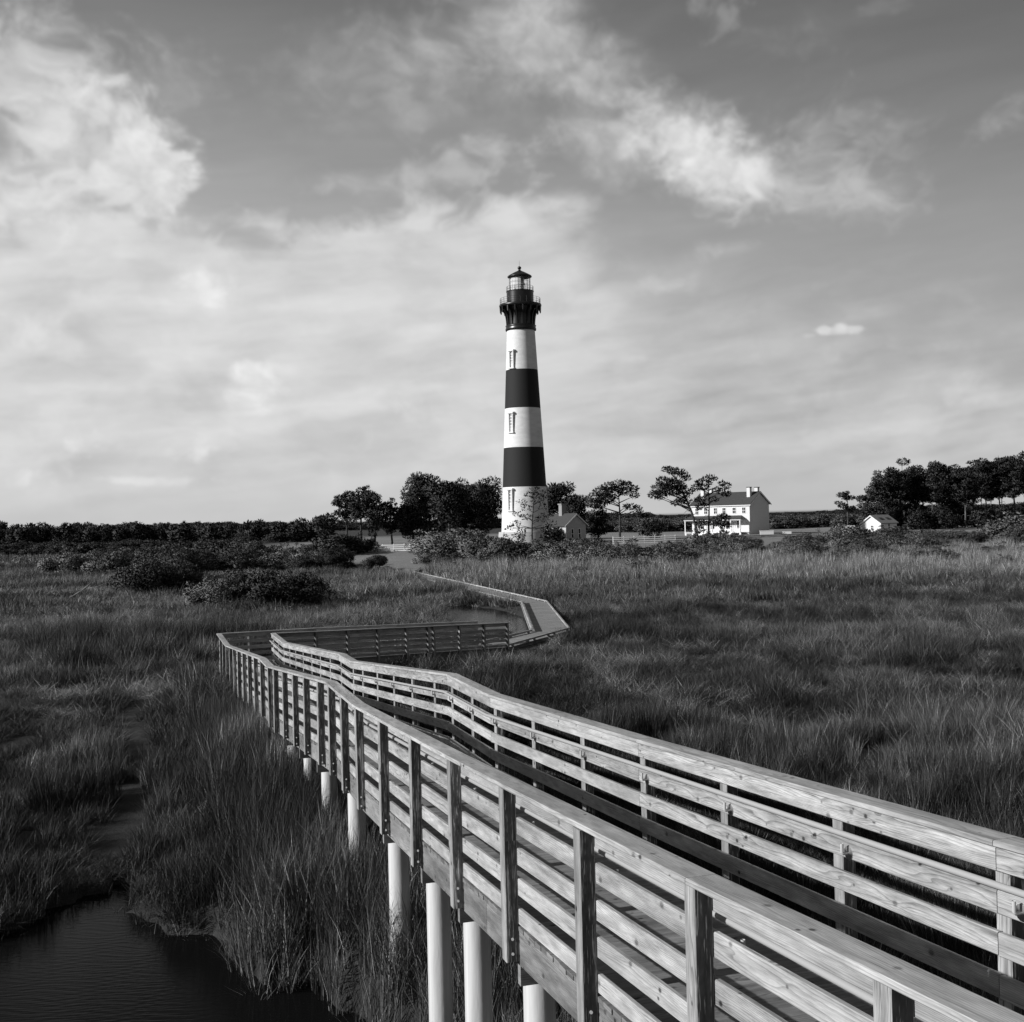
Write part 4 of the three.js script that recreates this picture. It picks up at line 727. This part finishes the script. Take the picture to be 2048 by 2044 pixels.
{
  const r = rngOf(2024);
  // belt along the marsh edge, right of the path
  for (let i = 0; i < 228; i++) {
    const x = i < 198 ? lerp(-12, 104, r()) : lerp(76, 112, r()), t = r(), D = along([[-12, 150], [20, 146], [45, 148], [100, 140]], x) + (fbm(x * 0.13, 3, 2) - 0.6) * 26 + t * along([[-12, 32], [12, 40], [40, 38], [100, 60]], x);
    if (inPath(x, D)) continue;
    const tall = along([[-12, 2.9], [-6, 4.4], [2, 4.0], [8, 2.8], [20, 2.7], [46, 2.6], [54, 2.2], [58, 1.7], [70, 1.7], [78, 3.4], [98, 4.8]], x) * (0.5 + 0.8 * r());
    const spot = [[-5, 'right beside the path gap'], [7, 'below the lighthouse foot'], [15, 'before the small grey outbuilding'], [26, 'below the umbrella-crowned pine'], [48, 'before the white house'], [62, 'before the lawn right of the white house'], [75, 'before the white shed'], [999, 'under the pine wood at the right']].find(([m]) => x < m)[1];
    bush(x, D, tall, Math.max(tall, 2.6) * (1.15 + 0.7 * r()), 'grey-green bush of the marsh edge belt, ' + spot, 'marsh edge bushes ' + spot);
  }
  // single shrubs that stand out in the grass before the belt
  for (let i = 0; i < 26; i++) { const x = lerp(-8, 70, r()), D = lerp(122, 146, r()), tall = 1.0 + 1.3 * r(); if (inPath(x, D) || Math.abs(x - lerp(1.45, -12.7, (D - 86) / 55)) < 4) continue; bush(x, D, tall, tall * (1.2 + 0.8 * r()), 'small shrub standing in the pale grass in front of the bush belt', 'small shrubs before the bush belt'); }
  // left of the path
  for (let i = 0; i < 54; i++) {
    const x = lerp(-62, -19, r()), D = along([[-62, 160], [-19, 150]], x) + r() * 40; if (inPath(x, D) || (x > -23 && D > 154)) continue;
    const tall = along([[-62, 3.4], [-30, 3.8], [-22, 3.2]], x) * (0.75 + 0.45 * r());
    bush(x, D, tall, tall * (1.1 + 0.6 * r()), 'rounded bush in the thicket left of the path gap', 'bushes left of the path gap', r() < 0.4 ? 3 : undefined);
  }
  bush(-17.2, 151, 2.5, 2.8, 'dark rounded bush right beside the path gap, in front of the white fence', undefined, 3);
  // single big bushes out in the marsh
  const G = 'big bushes standing in the left marsh';
  const big = [[-22.6, 92, 2.6, 3.4, 'pale twiggy bush at the left end of the big marsh thicket', 0], [-20.4, 93, 3.2, 3.6, 'round bush in the middle of the big marsh thicket', 1], [-18.2, 92, 3.1, 3.6, 'dark bush right of the middle in the big marsh thicket', 3], [-16.3, 91.5, 2.7, 3.2, 'dark bush at the right end of the big marsh thicket', 3],
    [-33.2, 108.5, 3.4, 4.2, 'dark bush at the near end of the leaning thicket in the left marsh', 3], [-33.5, 114, 3.4, 4.0, 'second bush from the near end of the leaning left thicket', 3], [-35.2, 121, 3.6, 4.2, 'middle bush of the leaning left thicket', 1], [-36.6, 129, 3.8, 4.4, 'second bush from the far end of the leaning left thicket', 3], [-38.8, 138, 4.0, 4.6, 'dark bush at the far end of the leaning left thicket', 3], [-31.5, 112, 2.6, 3.4, 'low bush on the right side of the leaning left thicket', 3], [-42, 146, 2.6, 4.0, 'wide low bush behind the leaning left thicket', 3]];
  for (const [x, D, h, w, label, m] of big) bush(x, D, h * 1.1, w * 1.1, label, G, m);
}
{ // woods too far off to count
  const r = rngOf(555), g = bushShapes[0][0];
  const mass = (name, label, n, place, mat) => {
    const m = new THREE.InstancedMesh(g, mat, n), M = new THREE.Matrix4(), q = new THREE.Quaternion();
    for (let i = 0; i < n; i++) { const [x, D, h, w] = place(i); M.compose(V(x, ground(x, -D) - 0.1 * h, -D), q.setFromAxisAngle(UPV, r() * 6.28), V(w, h, w)); m.setMatrixAt(i, M); }
    m.name = name; m.userData = { kind: 'stuff', label, category: 'woods' }; m.castShadow = m.receiveShadow = true; scene.add(m);
  };
  mass('far_woods', 'far dark line of woods along the horizon', 900, () => { const D = lerp(520, 950, r()), x = lerp(-0.75, 0.75, r()) * D; return [x, D, 3.2 + 9 * Math.pow(fbm(x * 0.02, 5, 3), 2) * (0.3 + r()), 9 + 8 * r()]; }, farLeaf);
  mass('scrub', 'low dark scrub running out over the far left marsh', 84, () => { const a = lerp(-0.5, -0.19, r()), D = lerp(along([[-0.5, 285], [-0.3, 265], [-0.24, 195], [-0.19, 185]], a), 340, r()); return [a * D, D, 2.2 + 1.8 * r(), 4 + 4 * r()]; }, bushLeaf[3]);
  mass('thicket', 'even scrubby thicket behind the white house and lawn', 260, () => { const D = lerp(318, 380, r()), x = lerp(8, 165, r()); return [x, D, 3.6 + 1.4 * r(), 5 + 3 * r()]; }, bushLeaf[1]);
}
console.log('bushes done');

// ------------------------------------------------------------------ marsh grass
const grassMat = new THREE.MeshStandardMaterial({ color: grey(1), vertexColors: true, roughness: 0.6, side: THREE.DoubleSide });
function tuft(seed, n, radius, wide, bend, segs = 2) {
  const r = rngOf(seed), T = new Tris(true);
  for (let i = 0; i < n; i++) {
    const a = r() * 6.28, d = Math.sqrt(r()) * radius, x = Math.cos(a) * d, z = Math.sin(a) * d, h = 0.55 + 0.5 * r(), fa = r() * 6.28, w = wide * (0.6 + 0.6 * r());
    const lean = bend * (0.25 + r()), la = r() * 6.28, lx = Math.cos(la) * lean + x * 0.35 + 0.05, lz = Math.sin(la) * lean + z * 0.35, g = r() < 0.13 ? 2.6 + 2.4 * r() : 0.45 + 0.8 * r();
    const sx = Math.cos(fa) * w, sz = Math.sin(fa) * w, P = [];
    for (let k = 0; k <= segs; k++) { const t = k / segs, b = t * t; P.push(V(x + lx * b, h * (t - 0.18 * lean * b), z + lz * b)); }
    for (let k = 0; k < segs; k++) {
      const w0 = 1 - k / segs * 0.6, w1 = 1 - (k + 1) / segs * 0.6, A = P[k], B = P[k + 1], s0 = V(sx * w0, 0, sz * w0), s1 = V(sx * w1, 0, sz * w1);
      if (k + 1 < segs) T.quad(A.clone().sub(s0), A.clone().add(s0), B.clone().add(s1), B.clone().sub(s1), [0, 0], [0, 0], [0, 0], [0, 0], g); else T.flat(A.clone().sub(s0), A.clone().add(s0), B, [0, 0], [0, 0], [0, 0], g);
    }
  }
  return T.build();
}
const creekLine = [[-7.3, 20.5], [-8.6, 26], [-10.3, 32.3], [-12.2, 38], [-13.4, 42.9], [-12.6, 45.4], [-11.5, 47.2]];
const creek = (x, D) => {                              // distance from the narrow channel that feeds the pool
  let best = 99;
  for (let i = 0; i + 1 < creekLine.length; i++) { const [ax, ay] = creekLine[i], [bx, by] = creekLine[i + 1], ux = bx - ax, uy = by - ay, t = clamp(((x - ax) * ux + (D - ay) * uy) / (ux * ux + uy * uy)); best = Math.min(best, Math.hypot(x - ax - ux * t, D - ay - uy * t)); }
  return best;
};
const onDeck = (x, D) => {                             // plan of both boardwalks, with a little room
  const o1 = (x - (2.891 - 0.3121 * D)) * 0.9546; if (D < 49 && D > 40 && o1 > -0.05 && o1 < 2.3) return true;
  const v = V(x, 0, -D).sub(Q), s = v.dot(d2), o = v.dot(n2); if (s > -3 && s < LEN2 && o > -2.3 && o < 0.1) return true;
  if (D >= 56 && D < 66) { const c = lerp(-0.6, 1.9, (D - 57) / 8); return Math.abs(x - c) < 1.7; }
  if (D >= 64 && D < 88) { const c = lerp(1.95, 1.45, (D - 64) / 22); return Math.abs(x - c) < 1.45; }
  if (D >= 85 && D < 152) { const c = D < 141 ? lerp(1.45, -12.7, (D - 86) / 55) : -12.6; return Math.abs(x - c) < 1.7; }
  return false;
};
function vegetation(x, D) {                            // [share of ground covered, tone, height]
  if (D < 26 && x < -0.8 && x > -20) { if (poolNear(x, D) > 0.88) return [fbm(x * 0.9 + 7, D * 0.9, 2) > 0.68 && poolNear(x, D) < 0.99 ? 1 : 0, 0.05, 0.8]; }
  if (D > 58 && D < 98 && Math.abs(x) < 14 && poolMid(x, D) > 0.35) return [0, 0, 0];
  const cr = D < 50 && x < -5 ? creek(x, D) + (fbm(x * 1.5, D * 1.5, 2) - 0.5) * 0.8 : 99; if (cr < 0.42 && D > 23) return [0, 0, 0];
  const p = fbm(x * 0.055 + 11, D * 0.1 + 3, 4), q = fbm(x * 0.2 + 50, D * 0.28, 3), e = uplandEdge(x) - D;
  const reed = smooth(58, 18, e) * smooth(-24, 2, x) * smooth(0.36, 0.56, fbm(x * 0.04 + 90, D * 0.05, 3) + (x > 20 ? 0.16 : 0.05));
  let tone = lerp(0.018, 0.085, smooth(0.4, 0.64, p)) * (0.5 + 1.0 * q), tall = lerp(0.42, 0.78, smooth(0.35, 0.62, fbm(x * 0.12 + 70, D * 0.16, 3)));
  const near = smooth(46, 30, D); tall = lerp(tall, tall * 0.5 + 0.48, near); if (cr < 0.9) tall *= 0.55 + 0.45 * cr / 0.9;
  const left = x < -4 && D > 40 ? smooth(0.5, 0.64, fbm(x * 0.06 + 140, D * 0.12 + 20, 3)) : 0;
  tone = lerp(tone, 0.19, left * 0.75); tone = lerp(tone, 0.24 * (0.6 + 0.8 * q), reed); tall = lerp(tall, 1.25, reed);
  const rank = smooth(1.15, 0.85, Math.hypot((x + 17.5) / 7.5, (D - 58) / 8) + (q - 0.5) * 0.5); tone = lerp(tone, 0.026, rank); tall = lerp(tall, 1.35, rank);
  const hollow = smooth(0.38, 0.29, fbm(x * 0.13 + 31, D * 0.16 + 8, 3)); tall *= 1 - 0.55 * hollow;
  const tussock = fbm(x * 0.75 + 21, D * 0.75 + 2, 3); tall *= 0.45 + 1.05 * smooth(0.25, 0.75, tussock);
  const straw = smooth(0.6, 0.68, fbm(x * 0.6 + 200, D * 0.45 + 77, 3)); tone = lerp(tone, 0.13, straw * 0.8); tall *= 1 - 0.25 * straw;
  const o1 = (x - (2.891 - 0.3121 * D)) * 0.9546; if (D < 46 && D > 15 && o1 > -1.4 && o1 < 2.4) { tall = Math.max(tall, 1.12); if (o1 > -0.3) tall = Math.min(tall, top1(D) - 2.05); }
  if (D > 56 && D < 72 && x > -9 && x < 1) tall *= 0.55;
  return [e < (x > -8 ? -20 : -4) && D > 100 ? 0 : D < 40 ? smooth(0.26, 0.42, fbm(x * 0.8 + 5, D * 0.8, 2)) : smooth(0.14, 0.26, fbm(x * 0.5 + 5, D * 0.5, 2)), tone, tall];
}
function meadow(name, label, D0, D1, perArea, geos, size, seed) {
  const r = rngOf(seed), lists = geos.map(() => []), area = 0.5 * (D1 * D1 - D0 * D0) * 1.02, n = Math.round(area * perArea);
  for (let i = 0; i < n; i++) {
    const D = Math.sqrt(lerp(D0 * D0, D1 * D1, r())), x = (r() * 2 - 1) * (0.5 * D + 3); if (inPath(x, D) || onDeck(x, D)) continue;
    const [cover, tone, tall] = vegetation(x, D); if (r() > cover) continue;
    const dry = r() < 0.06 ? 2.4 : 1;
    lists[Math.floor(r() * geos.length)].push([x, D, Math.min(0.2, 0.82 * tone * (0.55 + 0.9 * r()) * dry), tall * (0.7 + 0.6 * r()), r() * 6.28, (fbm(x * 0.22 + 300, D * 0.22, 3) - 0.45) * lerp(0.9, 1.5, smooth(30, 50, D)) + (r() - 0.5) * 0.35, (fbm(x * 0.22 + 400, D * 0.22, 3) - 0.5) * lerp(0.9, 1.6, smooth(30, 50, D)) + (r() - 0.5) * 0.35]);
  }
  geos.forEach((g, k) => {
    const L = lists[k], m = new THREE.InstancedMesh(g, grassMat, L.length), M = new THREE.Matrix4(), q = new THREE.Quaternion(), E = new THREE.Euler(), c = new THREE.Color();
    L.forEach(([x, D, tone, h, a, tx, tz], i) => { M.compose(V(x, ground(x, -D) - 0.04, -D), q.setFromEuler(E.set(tz, a, -tx, 'XYZ')), V(size, h, size)); m.setMatrixAt(i, M); m.setColorAt(i, c.setRGB(tone, tone, tone)); });
    m.name = numbered(name); m.userData = { kind: 'stuff', label, category: 'grass' }; m.castShadow = m.receiveShadow = true; scene.add(m);
  });
}
meadow('marsh_grass', 'tall dark marsh grass along the near pool and ramps', 5, 34, 44, [tuft(1, 34, 0.15, 0.005, 0.3, 3), tuft(2, 34, 0.15, 0.0045, 0.46, 3), tuft(3, 30, 0.17, 0.0055, 0.24, 3)], 1, 61);
meadow('meadow_grass', 'marsh grass in light and dark swaths across the middle of the marsh', 34, 82, 15, [tuft(4, 36, 0.22, 0.0075, 0.5, 3), tuft(5, 36, 0.24, 0.008, 0.72, 3)], 1, 62);
meadow('reed_bed', 'pale reeds and grass before the bushes', 82, 200, 3.4, [tuft(6, 42, 0.48, 0.018, 0.42), tuft(7, 42, 0.5, 0.018, 0.6)], 1, 63);
meadow('far_grass', 'far grass running out to the horizon', 200, 420, 0.4, [tuft(8, 40, 1.4, 0.05, 0.4)], 1, 64);
// weathered wood lying and standing in the meadow
const driftwood = new THREE.MeshStandardMaterial({ color: grey(0.62), roughness: 0.9, map: barkTex });
function snag(name, label, x, D, pts, r0) { const T = new Tris(), y = ground(x, -D); for (const limb of pts) limbInto(T, limb.map(([a, b, c]) => V(x + a, y + b, -D + c)), limb.map((_, i) => r0 * (1 - 0.8 * i / (limb.length - 1))), 6); single(name, T.build(), driftwood, label, 'dead wood'); }
snag('dead_branch', 'bleached leaning dead branch standing in the pale grass before the shed', 44.6, 138, [[[0.6, -0.2, 0], [0.3, 1.2, 0], [-0.2, 2.2, 0], [-0.5, 3.0, 0.1]], [[0.2, 1.4, 0], [0.5, 2.2, 0.2]]], 0.09);
snag('dead_stump', 'short bleached forked stump in the grass at the far right', 51.5, 134, [[[0, -0.2, 0], [0, 0.9, 0], [0.1, 1.7, 0]], [[0, 0.8, 0], [-0.3, 1.5, 0.1]]], 0.14);
snag('dead_branch', 'bleached fallen branch lying before the leaning left thicket', -37.5, 105, [[[-1.6, 0.2, 0], [-0.4, 0.9, 0], [0.8, 1.1, 0.2], [1.8, 1.5, 0]], [[-0.4, 0.9, 0], [0.4, 1.5, 0.3]], [[0.5, 1.1, 0.1], [1.2, 0.6, 0.3]]], 0.07);
console.log('grass done');
renderer.render(scene, camera);
